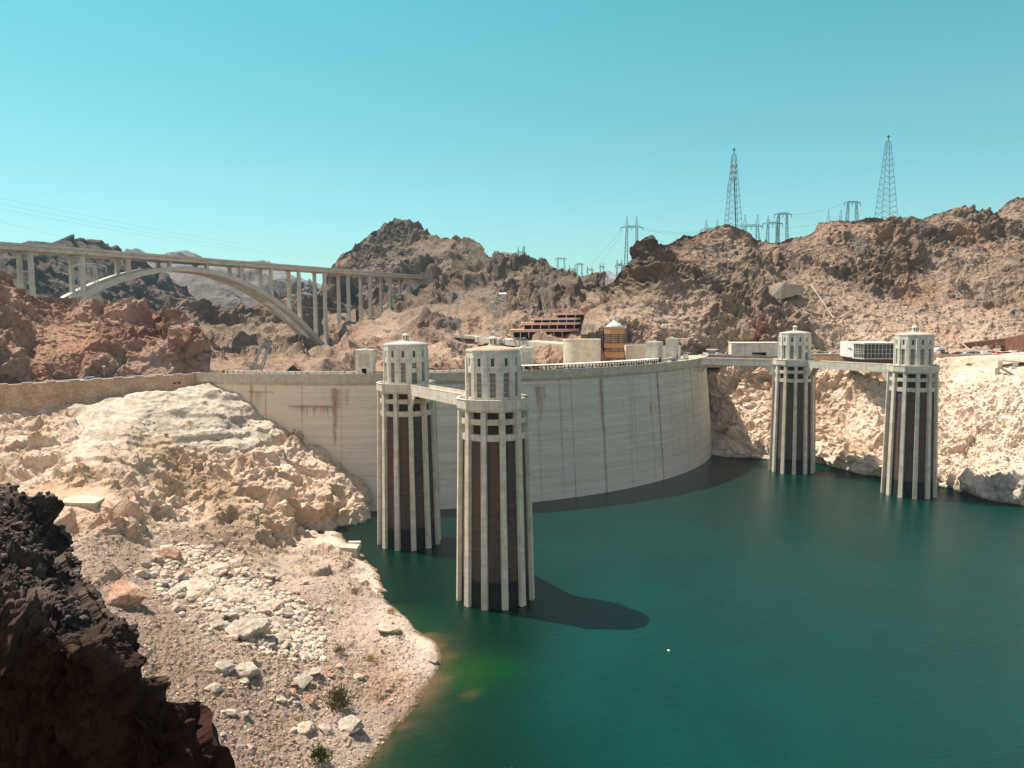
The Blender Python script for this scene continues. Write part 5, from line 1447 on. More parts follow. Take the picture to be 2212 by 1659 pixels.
def mast(x, yb, yt, Y, wpx, label, cell=False):
    a = at(x, yb, Y); h = at(x, yt, Y).z - a.z; w = wpx * Y / F
    t = thing('radio_mast', label, 'mast', (a.x, a.y, a.z - 8))
    m_ = MB(); lattice4(m_, w * 1.05, w * .20, h + 3, 15, .17, z0=0.0, xbrace=False); m_.build('lattice', M['dsteel'], t)
    H_ = h + 8
    m_ = MB(); m_.bar((0, 0, h + 3), (0, 0, H_), .30, n=6); m_.lathe([(0.1, H_ - 1.6), (1.4, H_ - 1.5), (1.4, H_ - 1.2), (.5, H_ - 1.1), (.5, H_ - .1), (0.1, H_)], 8); m_.build('top_platform', M['dsteel'], t)
    if cell:
        m_ = MB(); m_.bar((w * .22, -.5, 0), (.35, -.3, h * .80), .42, n=6); m_.build('pole', M['dsteel'], t)
        for zq in (h * .74, h * .82, h * .89):
            for k in range(8):
                a_ = k * math.pi / 4 + .2; m_ = MB(); cx, cy = 1.9 * math.cos(a_), 1.9 * math.sin(a_)
                m_.box(cx - .28, cx + .28, cy - .2, cy + .2, zq, zq + 2.6); m_.bar((0, 0, zq + 1.2), (cx, cy, zq + 1.2), .1); m_.build('antenna', M['gsteel'], t)
        m_ = MB(); m_.bar((-w * .22, 0, h * .6), (-w * .22 - 1.8, 0, h * .6), .1); m_.bar((-w * .22 - 1.8, 0, h * .58), (-w * .22 - 1.8, 0, h * .72), .12); m_.build('side_antenna', M['dsteel'], t)
mast(1583, 502, 320, 590, 34, 'tallest lattice mast with three tiers of antennas on the hilltop', True)
mast(1913.5, 476, 292, 625, 36, 'slender four legged lattice radio mast on the ridge at the right')
PYL = 'lattice power pylons around the canyon'
def pylonH(x, yb, yt, Y, legs, arm, label, peaks=True, lean=0.0, depth=None, mat='dsteel', arm_y=None, r=.16, rz=0.0, waist=False):
    """two lattice legs, a cross-arm truss and two peaks; legs / arm = half spans in picture units"""
    a = at(x, yb, Y); s = Y / F; H_ = (at(x, yt, Y).z - a.z); L = legs * s; A = arm * s
    za = H_ * .80 if arm_y is None else at(x, arm_y, Y).z - a.z
    t = thing('power_pylon', label, 'pylon', (a.x, a.y, a.z - 3), rz, PYL)
    za += 3; H2 = H_ + 3; m_ = MB(); n = max(3, int(za / 4.5)); w = max(1.6, L * .62)
    for sg in (-1, 1):
        lattice4(m_, w * 1.1, w * .5, za, n, r, (sg * L * 1.12, 0), (-sg * L * .2 / za + lean, 0), d0=w * 1.1, d1=w * .5, xbrace=False)
    m_.build('legs' if False else 'frame', M[mat], t)
    ox_ = lean * za
    m_ = MB(); hh = max(1.2, L * .16)
    for y in (-.7, .7):
        m_.bar((ox_ - A, y * .2, za - hh * .2), (ox_ + A, y * .2, za - hh * .2), r, n=3)
        m_.bar((ox_ - A, y * .2, za - hh * .2), (ox_ - L, y, za + hh), r, n=3); m_.bar((ox_ - L, y, za + hh), (ox_ + L, y, za + hh), r, n=3); m_.bar((ox_ + L, y, za + hh), (ox_ + A, y * .2, za - hh * .2), r, n=3)
        k = 9
        for i in range(k):
            u0 = -L + 2 * L * i / k; u1 = -L + 2 * L * (i + 1) / k
            m_.bar((ox_ + u0, y, za - hh * .2 if i % 2 else za + hh), (ox_ + u1, y, za + hh if i % 2 else za - hh * .2), r * .6, n=3)
    m_.build('cross_arm', M[mat], t)
    if peaks:
        for sg in (-1, 1):
            m_ = MB(); c = ox_ + sg * L * .92
            for q in (-1, 1):
                m_.bar((c + q * w * .45, 0, za + hh * .9), (c + sg * .2, 0, H2), r, n=3)
                m_.bar((c + q * w * .45, 0, za + hh * .9), (c - q * w * .22, 0, (za + hh + H2) / 2), r * .6, n=3)
            m_.build('peak', M[mat], t)
    for u in (-.97, 0, .97):
        m_ = MB(); m_.bar((ox_ + u * A, 0, za - hh * .3), (ox_ + u * A, 0, za - hh * .3 - 2.6), .22, n=5); m_.build('insulator', M[mat], t)
    return t
pylonH(1364.5, 575, 467, 660, 11, 24, 'tall twin peaked pylon against the sky left of the right hill', arm_y=491)
pylonH(1537, 520, 474, 640, 12.5, 24, 'twin peaked pylon mostly hidden by the hilltop left of the tallest mast', arm_y=496)
pylonH(1622, 530, 463, 650, 14, 24, 'twin peaked pylon on the hill just right of the tallest mast', arm_y=489)
pylonH(1668, 530, 466, 665, 10, 22, 'twin peaked pylon beside the arch topped one on the hill', arm_y=483)
pylonH(1690, 528, 465, 640, 9, 19, 'arch topped pylon without peaks, right of the tallest mast', peaks=False, arm_y=463)
pylonH(1802, 500, 453, 680, 14, 28, 'pylon peaks and cross arm showing above the ridge left of the radio mast', arm_y=482)
pylonH(1840, 482, 440, 670, 9.5, 18, 'square topped pylon on the ridge between twin peaks and the radio mast', peaks=False, arm_y=438)
pylonH(1125, 566, 532, 900, 5.5, 13, 'distant twin peaked pylon on the rocky crest right of the pointed peak', arm_y=546, r=.2)
pylonH(1212, 590, 558, 1150, 7, 12, 'distant square framed pylon in the gap between the hills', peaks=False, arm_y=559, r=.22)
pylonH(1236, 592, 572, 1300, 6, 8, 'small far twin peaked pylon behind the square framed one', arm_y=582, r=.22)
pylonH(1252, 602, 571, 1100, 5, 9, 'far pylon with flat sloping top in the gap between the hills', peaks=False, arm_y=571, r=.22)
pylonH(1274, 604, 575, 1200, 5, 8, 'small far pylon left of the distant mountain', arm_y=583, r=.22)
pylonH(1300, 608, 568, 1250, 3.4, 6, 'far narrow pylon in front of the distant mountain', arm_y=577, r=.22)
pylonH(1338, 600, 560, 700, 5, 9, 'small pylon at the foot of the tall twin peaked one', arm_y=573)
pylonH(1855, 575, 510, 560, 8, 14, 'pale pylon standing on the brown slope below the radio mast', arm_y=516, mat='gsteel')
pylonH(194, 648, 570, 362, 16, 40, 'pale lattice pylon with wide cross arm on the red hill before the arch bridge', peaks=False, arm_y=575, mat='gsteel', r=.17)
pylonH(1196, 705, 620, 500, 9, 15, 'pale leaning pylon above the parking garage', arm_y=628, lean=-.22, mat='gsteel', r=.2)
pylonH(1222, 690, 645, 520, 6, 9, 'short pale pylon right of the leaning one above the garage', arm_y=650, mat='gsteel', r=.19)
pylonH(975, 690, 618, 560, 8, 12, 'pale pylon at the foot of the dark cliffs right of the arch bridge end', arm_y=624, lean=.15, mat='gsteel', r=.2)
pylonH(1000, 752, 688, 520, 10, 18, 'pale leaning pylon over the road bridge pier', arm_y=695, lean=-.35, mat='gsteel', r=.2)
pylonH(1160, 792, 728, 400, 12, 20, 'pale lattice pylon leaning out in front of the road viaduct', arm_y=735, lean=-.55, mat='gsteel', r=.18)
pylonH(548, 802, 738, 430, 9, 17, 'pale leaning pylon behind the left part of the dam crest', arm_y=746, lean=.42, mat='gsteel', r=.19)
pylonH(1262, 740, 700, 415, 9, 14, 'low pale steel frame in front of the parking garage', arm_y=705, lean=.25, mat='gsteel', r=.18)
# box headed cableway tower
a = at(1075, 742, 470); s = 470 / F; t = thing('cableway_tower', 'steel cableway head house on a lattice tower in front of the dark cliffs', 'tower', tuple(a))
h = at(1075, 667, 470).z - a.z
m_ = MB(); lattice4(m_, 8.5, 5.2, h, 7, .26); m_.build('lattice', M['gsteel'], t)
m_ = MB(); lattice4(m_, 9.6, 9.6, 8.6, 3, .28, z0=h, d0=5, d1=5)
for k in range(5): x = -4.8 + 2.4 * k; m_.bar((x, -2.5, h), (x, -2.5, h + 8.6), .12, n=3)
m_.build('head_frame', M['gsteel'], t)
m_ = MB(); m_.hull8([(1.2, -3, h + 8.7), (5.6, -3, h + 8.7), (5.6, 3, h + 9.6), (1.2, 3, h + 9.6), (1.2, -3, h + 8.9), (5.6, -3, h + 8.9), (5.6, 3, h + 9.8), (1.2, 3, h + 9.8)]); m_.build('roof', M['white'], t)
m_ = MB(); m_.box(-4.2, -.6, -1.8, 1.8, h + .3, h + 3); m_.build('machinery', M['gsteel'], t)
a = at(1133, 562, 900); t = thing('steel_pole', 'single tall grey pole on the crest beside the distant twin peaked pylon', 'pole', tuple(a)); m_ = MB(); m_.bar((0, 0, -3), (0, 0, 16.5), .5, .4, n=8); m_.build('shaft', M['dsteel'], t)

# water tank on the ridge
a = at(1951, 483, 615); t = thing('water_tank', 'pale cylindrical water tank on the ridge beside the radio mast', 'tank', (a.x, a.y, a.z - 3))
m_ = MB(); m_.lathe([(3.6, 0), (3.6, 7.2)], 32); m_.build('shell', M['pale'], t); m_ = MB(); m_.lathe([(3.75, 7.21), (3.75, 7.45), (0, 7.8)], 32); m_.build('roof', M['gate'], t)

def wire(p, q, sag, label, r=0.07, grp='power cables over the canyon'):
    p, q = Vector(p), Vector(q); n = 16; m_ = MB(); last = None
    for i in range(n + 1):
        u = i / n; w = p.lerp(q, u); w.z -= sag * 4 * u * (1 - u)
        if last is not None: m_.bar(last, w, r, n=3)
        last = w
    o = m_.build('power_cable', M['wire']); setp(o, label, 'cable', grp); return o
W_L = 'thin power cable crossing the sky above the arch bridge'
for (x0, y0, Y0, x1, y1, Y1) in ((-60, 415, 330, 700, 545, 1300), (-60, 428, 330, 700, 552, 1300), (-60, 440, 330, 700, 556, 1300), (-60, 462, 330, 420, 548, 900)):
    wire(at(x0, y0, Y0), at(x1, y1, Y1), 6, W_L, .035)
W_M = 'thin power cable rising to the right across the open sky'
for (x0, y0, Y0, x1, y1, Y1) in ((700, 560, 900, 2300, 275, 420), (1000, 500, 800, 1560, 330, 560)):
    wire(at(x0, y0, Y0), at(x1, y1, Y1), 10, W_M, .03)
W_R = 'thin power cable between pylons on the right hilltop'
for (x0, y0, Y0, x1, y1, Y1) in ((1387, 492, 660, 1514, 500, 640), (1387, 496, 660, 1514, 502, 640), (1645, 490, 650, 1772, 482, 680), (1710, 464, 640, 1822, 440, 670), (1342, 497, 660, 1262, 583, 1100), (1345, 500, 660, 1280, 588, 1100)):
    wire(at(x0, y0, Y0), at(x1, y1, Y1), 2, W_R, .07)
W_C = 'power cable hanging low over the rocks behind the dam'
for (x0, y0, Y0, x1, y1, Y1) in ((1058, 665, 470, 560, 655, 500), (1110, 660, 470, 1185, 705, 460), (1500, 690, 400, 1850, 560, 500), (900, 600, 700, 1060, 660, 470)):
    wire(at(x0, y0, Y0), at(x1, y1, Y1), 3, W_C, .07)

# ================================================================== vehicles
PAINT = {}
def paint(c):
    if c not in PAINT: PAINT[c] = plain('car_paint_%d' % len(PAINT), c, 0.3, 0.1, 1, 0.04, 0.5)
    return PAINT[c]
def make_car(kind, col, loc_, rz, label, group=None):
    t = thing('parked_car' if kind != 'van' else 'van', label, 'car' if kind != 'van' else 'van', loc_, rz, group)
    prof = {'suv': [(-2.4, .35), (2.4, .35), (2.42, .85), (1.9, 1.05), (1.25, 1.15), (.75, 1.72), (-2.1, 1.78), (-2.4, 1.15)],
            'sedan': [(-2.3, .32), (2.3, .32), (2.32, .75), (1.4, .92), (.6, 1.42), (-1.0, 1.45), (-1.7, 1.0), (-2.3, .9)],
            'van': [(-2.8, .4), (2.8, .4), (2.8, 1.1), (2.2, 1.3), (1.5, 2.2), (-2.75, 2.3)]}[kind]
    w = .92
    def extr(mbq, P, w_, y_off=0):
        k = len(P); mbq.face([(x, -w_, z) for x, z in P]); mbq.face([(x, w_, z) for x, z in P][::-1])
        for i in range(k):
            a, b = P[i], P[(i + 1) % k]; mbq.face([(a[0], -w_, a[1]), (a[0], w_, a[1]), (b[0], w_, b[1]), (b[0], -w_, b[1])])
    m_ = MB(); extr(m_, prof, w); b = m_.build('body', paint(col), t)
    gl = {'suv': [(.98, 1.16), (.66, 1.62), (-1.95, 1.66), (-2.15, 1.16)], 'sedan': [(1.1, .98), (.52, 1.36), (-.95, 1.38), (-1.5, 1.0)], 'van': [(1.95, 1.42), (1.45, 2.05), (.2, 2.08), (.2, 1.42)]}[kind]
    m_ = MB(); extr(m_, gl, w + .015)
    a_, b_ = {'suv': ((1.27, 1.17), (.77, 1.70)), 'sedan': ((1.42, .94), (.62, 1.41)), 'van': ((2.2, 1.33), (1.52, 2.18))}[kind]
    m_.face([(a_[0] + .02, -w * .85, a_[1]), (a_[0] + .02, w * .85, a_[1]), (b_[0] + .02, w * .85, b_[1]), (b_[0] + .02, -w * .85, b_[1])])
    m_.build('window', M['glass'], t, recalc=True)
    for sx in (-1.45, 1.45):
        for sy in (-1, 1):
            m_ = MB(); m_.bar((sx, sy * .70, .34), (sx, sy * .95, .34), .35, n=14); wh = m_.build('wheel', M['rubber'], t)
            m_ = MB(); m_.bar((sx, sy * .90, .34), (sx, sy * .97, .34), .19, n=10); m_.build('rim', M['steel'], wh)
    for sy in (-1, 1):
        m_ = MB(); q = prof[2]; m_.box(q[0] - .05, q[0] + .04, sy * .62 - .2, sy * .62 + .2, q[1] - .22, q[1] - .05); m_.build('headlight', M['white'], t)
        m_ = MB(); m_.box(-2.44 if kind != 'van' else -2.84, -2.36 if kind != 'van' else -2.7, sy * .75 - .1, sy * .75 + .1, .85, 1.1); m_.build('tail_light', M['red'], t)
    return t
rdir = math.atan2(wd[1], wd[0])
q = atz(200, 826, ROADZ); q2 = A0 + wd * 41 - wn_ * 3.2
make_car('suv', (0.50, 0.60, 0.66), (q2[0], q2[1], ROADZ - .04), rdir, 'pale blue SUV driving on the road above the masonry wall')
Zr = 50.36
CARS = [(2026, 'suv', (0.72, 0.76, 0.78), 'silver white SUV beside the farthest left end of the car park'), (2034, 'sedan', (0.06, 0.05, 0.05), 'black sedan next to the silver white SUV'), (2051, 'sedan', (0.04, 0.04, 0.05), 'black sedan in front of the white tent'),
        (2078, 'sedan', (0.14, 0.02, 0.02), 'dark red sedan between the white tent and the sloping white kerb'), (2092, 'suv', (0.75, 0.76, 0.78), 'white SUV behind the low silver sedan'), (2101, 'sedan', (0.62, 0.64, 0.66), 'low silver sedan nearest the road wall'),
        (2112, 'sedan', (0.03, 0.03, 0.03), 'black sedan below the curved rock cutting'), (2131, 'suv', (0.22, 0.23, 0.25), 'dark grey SUV behind the left street lamp'), (2147, 'van', (0.80, 0.80, 0.78), 'white van between the two street lamps'),
        (2162, 'suv', (0.10, 0.11, 0.12), 'dark SUV right of the right street lamp'), (2190, 'suv', (0.03, 0.03, 0.035), 'large black SUV at the cutting, right of the red pickup'), (2213, 'van', (0.75, 0.77, 0.80), 'white van cut by the right edge of the picture')]
for i, (x, kind, col, lb) in enumerate(CARS):
    off = 5 + (i * 37 % 5) * 1.3
    p = atz(x, 764.3, 51.2); make_car(kind, col, (p.x, p.y + off, Zr), (math.pi if i % 3 == 0 else 0.0) + (.06 if i % 2 else -.05), lb, 'cars in the right bank car park')
p = atz(2172, 764.5, 51.2); make_car('suv', (0.62, 0.07, 0.04), (p.x, p.y + 5, Zr), 0.1, 'bright red pickup in front of the rock cutting', 'cars in the right bank car park')
# cars by the guard house left of the exhibit building, and on the crest
for i, (x, col, lb) in enumerate(((1507, (0.05, 0.05, 0.05), 'dark car at the bend where the crest road meets the bank'), (1538, (0.7, 0.72, 0.74), 'white sedan left of the guard house'), (1563, (0.74, 0.75, 0.76), 'white sedan between guard house and exhibit building'), (1815, (0.75, 0.75, 0.76), 'white sedan just left of the glass walled building'))):
    p = atz(x, 765.5, 51.2); make_car('sedan', col, (p.x, p.y + 7 + i, Zr + .02), .05, lb)
for x, r, kind, col, lb in ((1412, DR - 5.0, 'suv', (0.03, 0.03, 0.03), 'black SUV on the crest road past the canopy'), (1398, DR - 8.9, 'van', (0.6, 0.6, 0.58), 'white van on the crest road beyond the elevator tower')):
    pass
ph = dam_hit(1459, 778, DR - 5)[0]; q = dam_pt(ph, DR - 5.2, ROADZ + .01); make_car('suv', (0.05, 0.05, 0.055), tuple(q), ph, 'black SUV on the crest road near its right bend')
ph = dam_hit(1478, 772, DR - 9)[0] + .05; q = dam_pt(ph, DR - 9.4, ROADZ + .01); make_car('van', (0.74, 0.74, 0.72), tuple(q), ph, 'white van on the crest road behind the black SUV')

# guard house, tent, low building, lamps at the car park
p = atz(1549, 765.5, 51.2); t = thing('guard_house', 'small flat roofed guard house below the cliff left of the exhibit building', 'kiosk', (p.x, p.y + 12, Zr))
m_ = MB(); m_.box(-1.8, 1.8, -1.5, 1.5, 0, 2.9); m_.build('cabin', M['gate'], t); m_ = MB(); m_.box(-2.6, 3.4, -2.2, 2.2, 2.91, 3.25); m_.build('roof', M['white'], t)
for sx in (-1.0, .7):
    m_ = MB(); m_.box(sx - .5, sx + .5, -1.53, -1.4, 1.1, 2.2); m_.build('window', M['glass'], t)
p = atz(2060, 764.5, 51.2); t = thing('white_tent', 'white gabled tent with a grey side panel behind the parked cars', 'tent', (p.x, p.y + 14, Zr))
m_ = MB(); m_.hull8([(-2.4, -2, 0), (2.2, -2, 0), (2.2, 2, 0), (-2.4, 2, 0), (-2.4, -2, 2.6), (2.2, -2, 2.6), (2.2, 2, 2.6), (-2.4, 2, 2.6)]); m_.build('wall', M['white'], t)
m_ = MB(); m_.hull8([(-2.6, -2.2, 2.61), (2.4, -2.2, 2.61), (2.4, 2.2, 2.61), (-2.6, 2.2, 2.61), (-1.2, -2.2, 3.6), (1.0, -2.2, 3.6), (1.0, 2.2, 3.6), (-1.2, 2.2, 3.6)]); m_.build('roof', M['white'], t)
m_ = MB(); m_.box(-.4, 2.1, -2.06, -1.95, .5, 2.5); m_.build('side_panel', M['gdoor'], t)
p = atz(2034, 764.5, 51.2); t = thing('low_building', 'long low grey building with dark front behind the left parked cars', 'building', (p.x, p.y + 18, Zr))
m_ = MB(); m_.box(-4, 4.4, 0, 5, 0, 3.3); m_.build('wall', M['gate'], t); m_ = MB(); m_.box(-3.6, 4.0, -.06, .1, .4, 2.5); m_.build('front', M['dark'], t); m_ = MB(); m_.box(-4.3, 4.7, -.6, 5.3, 3.31, 3.6); m_.build('roof', M['pale'], t)
def lamp(x, off, h, label, z=Zr, y=764.5):
    p = atz(x, y, 51.2); t = thing('street_lamp', label, 'lamp', (p.x, p.y + off, z), 0, 'street lamps on the right bank')
    m_ = MB(); m_.bar((0, 0, 0), (0, 0, h), .13, .09, n=8); m_.build('pole', M['gsteel'], t)
    m_ = MB(); m_.bar((0, 0, h), (-.9, -.3, h + .1), .06); m_.box(-1.2, -.6, -.5, -.1, h + .02, h + .2); m_.build('lamp_head', M['gsteel'], t)
lamp(2130, 9, 6.2, 'street lamp on the left among the parked cars'); lamp(2157.5, 2, 6.2, 'street lamp on the right beside the white van')
# curved rock cutting with its retaining wall
t = thing('cutting_wall', 'brown curving retaining wall rising to the right above the car park', 'wall', tuple(at(2080, 745, 422)))
O2 = at(2080, 745, 422)
pts = [(2080, 741.5, 757, 424), (2110, 738, 757, 424), (2140, 734.5, 757, 424), (2170, 731, 762, 422), (2190, 727, 762, 418), (2212, 722, 762, 414), (2330, 690, 762, 400)]
m_ = MB()
for (xa, ya, yb, Ya), (xb, yc, yd, Yb) in zip(pts[:-1], pts[1:]):
    A_, B_ = at(xa, ya, Ya) - O2, at(xb, yc, Yb) - O2
    bz = 50 - O2.z if xa > 2150 else min(A_.z, B_.z) - 3.2
    m_.hull8([(A_.x, A_.y, bz), (B_.x, B_.y, bz), (B_.x, B_.y + 3, bz), (A_.x, A_.y + 3, bz), (A_.x, A_.y, A_.z), (B_.x, B_.y, B_.z), (B_.x, B_.y + 3, B_.z), (A_.x, A_.y + 3, A_.z)])
m_.build('wall', plain('cut_rock_wall', (0.24, 0.125, 0.085), 0.95, 0, 0.6, 0.35, 0.1), t)
t = thing('sloping_kerb', 'straight white sloping kerb descending to the car park', 'kerb', tuple(at(2079, 742, 421))); O3 = at(2079, 742, 421)
m_ = MB(); m_.bar((0, 0, 0), tuple(at(2096, 757, 417) - O3), .35); m_.build('beam', M['pale'], t)

# concrete platform and stair at the right edge
o_ = on('pale_cliff', 2165, 800)
t = thing('concrete_platform', 'ruined grey concrete platform with a sloping stair on the pale slope at the right edge', 'platform', tuple(o_))
def rel(x, y, Y): return at(x, y, Y) - o_
Yp = o_.y
a, b = rel(2154, 777, Yp + 6), rel(2235, 783, Yp + 2)
m_ = MB(); m_.hull8([(a.x, a.y - 4, a.z - .5), (b.x, b.y - 4, b.z - .5), (b.x, b.y + 4, b.z - .5), (a.x, a.y + 4, a.z - .5), (a.x, a.y - 4, a.z), (b.x, b.y - 4, b.z), (b.x, b.y + 4, b.z), (a.x, a.y + 4, a.z)]); m_.build('slab', M['conc'], t)
for x, y, Yq, w in ((2158, 783, Yp + 4, 1.1), (2192, 786, Yp + 2, 1.2), (2188, 795, Yp - 1, 1.3), (2152, 797, Yp - 2, 1.1)):
    p = rel(x, y, Yq); m_ = MB(); m_.box(p.x - w, p.x + w, p.y - 1, p.y + 1, p.z - 3.4, p.z + .6); m_.build('pier', M['gate'], t)
a, b = rel(2156, 790, Yp - 3), rel(2196, 813, Yp - 7)
m_ = MB(); m_.hull8([(a.x, a.y - 1.2, a.z - .6), (b.x, b.y - 1.2, b.z - .6), (b.x, b.y + 1.2, b.z - .6), (a.x, a.y + 1.2, a.z - .6), (a.x, a.y - 1.2, a.z), (b.x, b.y - 1.2, b.z), (b.x, b.y + 1.2, b.z), (a.x, a.y + 1.2, a.z)]); m_.build('stair', M['conc'], t)

# concrete wedge and slope pipe on the right hill
o_ = on('right_hill', 1690, 640)
t = thing('concrete_block', 'large pale wedge shaped concrete block in the right hillside', 'block', tuple(o_))
A_, B_, C_, D_ = [at(x, y, o_.y - q) - o_ for x, y, q in ((1665, 616, 12), (1693, 613, 12), (1686, 647, 17), (1668, 640, 17))]
m_ = MB(); m_.face([D_, C_, B_, A_]); E_ = at(1737, 616, o_.y + 2) - o_; F_ = at(1732, 634, o_.y + 0) - o_
m_.face([C_, F_, E_, B_]); m_.face([A_, B_, E_, at(1680, 613, o_.y + 6) - o_]); m_.face([A_, D_, D_ + Vector((2, 10, 0)), A_ + Vector((2, 10, 0))])
m_.build('block', concrete_mat('weathered_block', (0.44, 0.345, 0.265)), t, recalc=False)
for (x0, y0, x1, y1, lb) in ((1748, 627, 1800, 686, 'white pipe running down the right hillside from the pale block'), (1846, 714, 1910, 742, 'thin pale pipe on the slope above the glass walled building')):
    a, b = on('right_hill', x0, y0), on('right_hill', x1, y1); m_ = MB(); n = 8; last = None
    t = thing('slope_pipe', lb, 'pipe', tuple(a), 0, 'pale pipes on the right hillside')
    for i in range(n + 1):
        u = i / n; g_ = on('right_hill', x0 + (x1 - x0) * u, y0 + (y1 - y0) * u); q = (a.lerp(b, u) * .9 + g_ * .1) - a + Vector((0, -2.5, 2.6))
        if last is not None: m_.bar(last, q, .2, n=5)
        last = q
    m_.build('pipe', M['pale'], t)

# ================================================================== people
def person_mesh(name, pose, cols):
    me = bpy.data.meshes.new(name); bm = bmesh.new(); lay = bm.verts.layers.skin.verify()
    def V_(x, y, z, r): v = bm.verts.new((x, y, z)); v[lay].radius = (r, r); return v
    st = 0.16 if pose == 1 else 0.0
    pel = V_(0, 0, .95, .15); wa = V_(0, 0, 1.12, .13); ch = V_(0, 0, 1.34, .165); nk = V_(0, 0, 1.49, .06); hd = V_(0, -.02, 1.60, .095); tp = V_(0, -.01, 1.70, .075)
    for a, b in ((pel, wa), (wa, ch), (ch, nk), (nk, hd), (hd, tp)): bm.edges.new((a, b))
    for s in (-1, 1):
        hp = V_(s * .10, 0, .90, .10); kn = V_(s * .11, s * st * .6 - .02, .50, .075); an = V_(s * .11, s * st + .02, .10, .05); ft = V_(s * .12, s * st - .15, .05, .045)
        for a, b in ((pel, hp), (hp, kn), (kn, an), (an, ft)): bm.edges.new((a, b))
        sh = V_(s * .20, 0, 1.40, .07); fw = -.22 if pose == 2 else -s * st * .7
        el = V_(s * .27, fw * .3, 1.12, .05); wr = V_(s * .25, fw - .08, .95 if pose != 2 else 1.12, .035); hn = V_(s * .24, fw - .13, .86 if pose != 2 else 1.12, .038)
        for a, b in ((ch, sh), (sh, el), (el, wr), (wr, hn)): bm.edges.new((a, b))
    bm.to_mesh(me); bm.free()
    o = bpy.data.objects.new(name, me); C.objects.link(o)
    o.modifiers.new('s', 'SKIN'); o.modifiers.new('b', 'SUBSURF').levels = 1
    me.skin_vertices[0].data[0].use_root = True
    bpy.context.view_layer.update()
    me2 = bpy.data.meshes.new_from_object(o.evaluated_get(bpy.context.evaluated_depsgraph_get()))
    bpy.data.objects.remove(o)
    me2.name = name
    for c in cols: me2.materials.append(c)
    for p in me2.polygons:
        z = p.center.z; x = abs(p.center.x); k = 0
        if z > 1.66 or (z > 1.56 and p.center.y > .03): k = 3
        elif z > 1.5: k = 0
        elif z > 1.0 and not (x > .2 and z < 1.12): k = 1
        elif x > .2 and z > .8: k = 0
        elif z > .08: k = 2
        else: k = 3
        p.material_index = k; p.use_smooth = True
    return me2
skin = plain('skin', (0.48, 0.28, 0.19), 0.6); hair = plain('dark_hair', (0.03, 0.02, 0.015), 0.8)
CL = [((0.75, 0.75, 0.72), 'white'), ((0.05, 0.05, 0.06), 'black'), ((0.45, 0.06, 0.05), 'red'), ((0.08, 0.14, 0.35), 'blue'), ((0.35, 0.34, 0.32), 'grey'), ((0.60, 0.42, 0.10), 'yellow')]
TR = [((0.05, 0.07, 0.13), 'jeans'), ((0.03, 0.03, 0.03), 'black trousers'), ((0.40, 0.33, 0.24), 'khaki trousers')]
PM = []
for i in range(9):
    c, cn_ = CL[i % 6]; tr, tn = TR[(i * 2 + i // 3) % 3]
    PM.append((person_mesh('person', i % 3, [skin, plain('shirt_' + cn_, c, 0.8), plain('trousers', tr, 0.8), hair]), cn_ + ' shirt and ' + tn, ['standing', 'walking', 'leaning'][i % 3]))
def person(p, rz, i, where, grp='visitors along the dam crest'):
    me, look, act = PM[i % 9]; o = bpy.data.objects.new('person', me); C.objects.link(o); o.location = p; o.rotation_euler = (0, 0, rz)
    setp(o, 'person in %s %s %s' % (look, act, where), 'person', grp)
    return o
for i in range(74):
    if i < 46: x = 1132 + 6.4 * i + rnd.uniform(-2.5, 2.5); w = ('under the left end of the canopy', 'under the canopy left of its middle', 'under the canopy below the viewing tower', 'under the right end of the canopy')[min(3, i // 12)]
    elif i < 58: x = 470 + (i - 46) * 11 + rnd.uniform(-4, 4); w = 'at the left end of the crest'
    elif i < 66: x = rnd.choice([585, 661, 770, 780, 700, 812, 640, 797]) + rnd.uniform(-6, 6); w = 'left of the first elevator tower'
    else: x = 1430 + (i - 66) * 9 + rnd.uniform(-3, 3); w = 'by the right bend of the crest'
    r = DR - 0.3 - rnd.uniform(0, 2.2) if i % 3 else DR - 0.05
    ph = dam_hit(x, 790, r)[0]; person(tuple(dam_pt(ph, r, ROADZ + .16)), ph + (rnd.uniform(-.6, .6) if i % 2 else math.pi + rnd.uniform(-.8, .8)), i * 5 + i // 7, w)
for i, s_ in enumerate((6, 13.5, 21, 23, 25.5, 33, 38)):
    q = A0 + wd * s_ - wn_ * 1.1; person((q[0], q[1], ROADZ - .02), rnd.uniform(0, 6), i * 2 + 1, 'behind the masonry wall', 'people on the left approach road')
for i, x in enumerate((996, 1001, 1005)):
    ph = dam_hit(x, 790, DR - .4)[0]; person(tuple(dam_pt(ph, DR - .4, ROADZ + .16)), ph, i * 3 + 2, 'between the two nearest intake towers')
# sign posts on the left road
for x, h, lb in ((234, 5.2, 'white topped sign post above the masonry wall behind the pale blue SUV'), (426, 3.4, 'short pale post by the masonry wall parapet')):
    s_ = 36 if x == 234 else 11
    q = A0 + wd * s_ - wn_ * 1.4; t = thing('sign_post', lb, 'sign', (q[0], q[1], ROADZ - .05), rdir)
    m_ = MB(); m_.bar((0, 0, 0), (0, 0, h), .07, n=6); m_.build('post', M['gsteel'], t)
    m_ = MB(); m_.box(-.55, .55, -.05, .05, h, h + .55); m_.build('panel', M['white'], t)

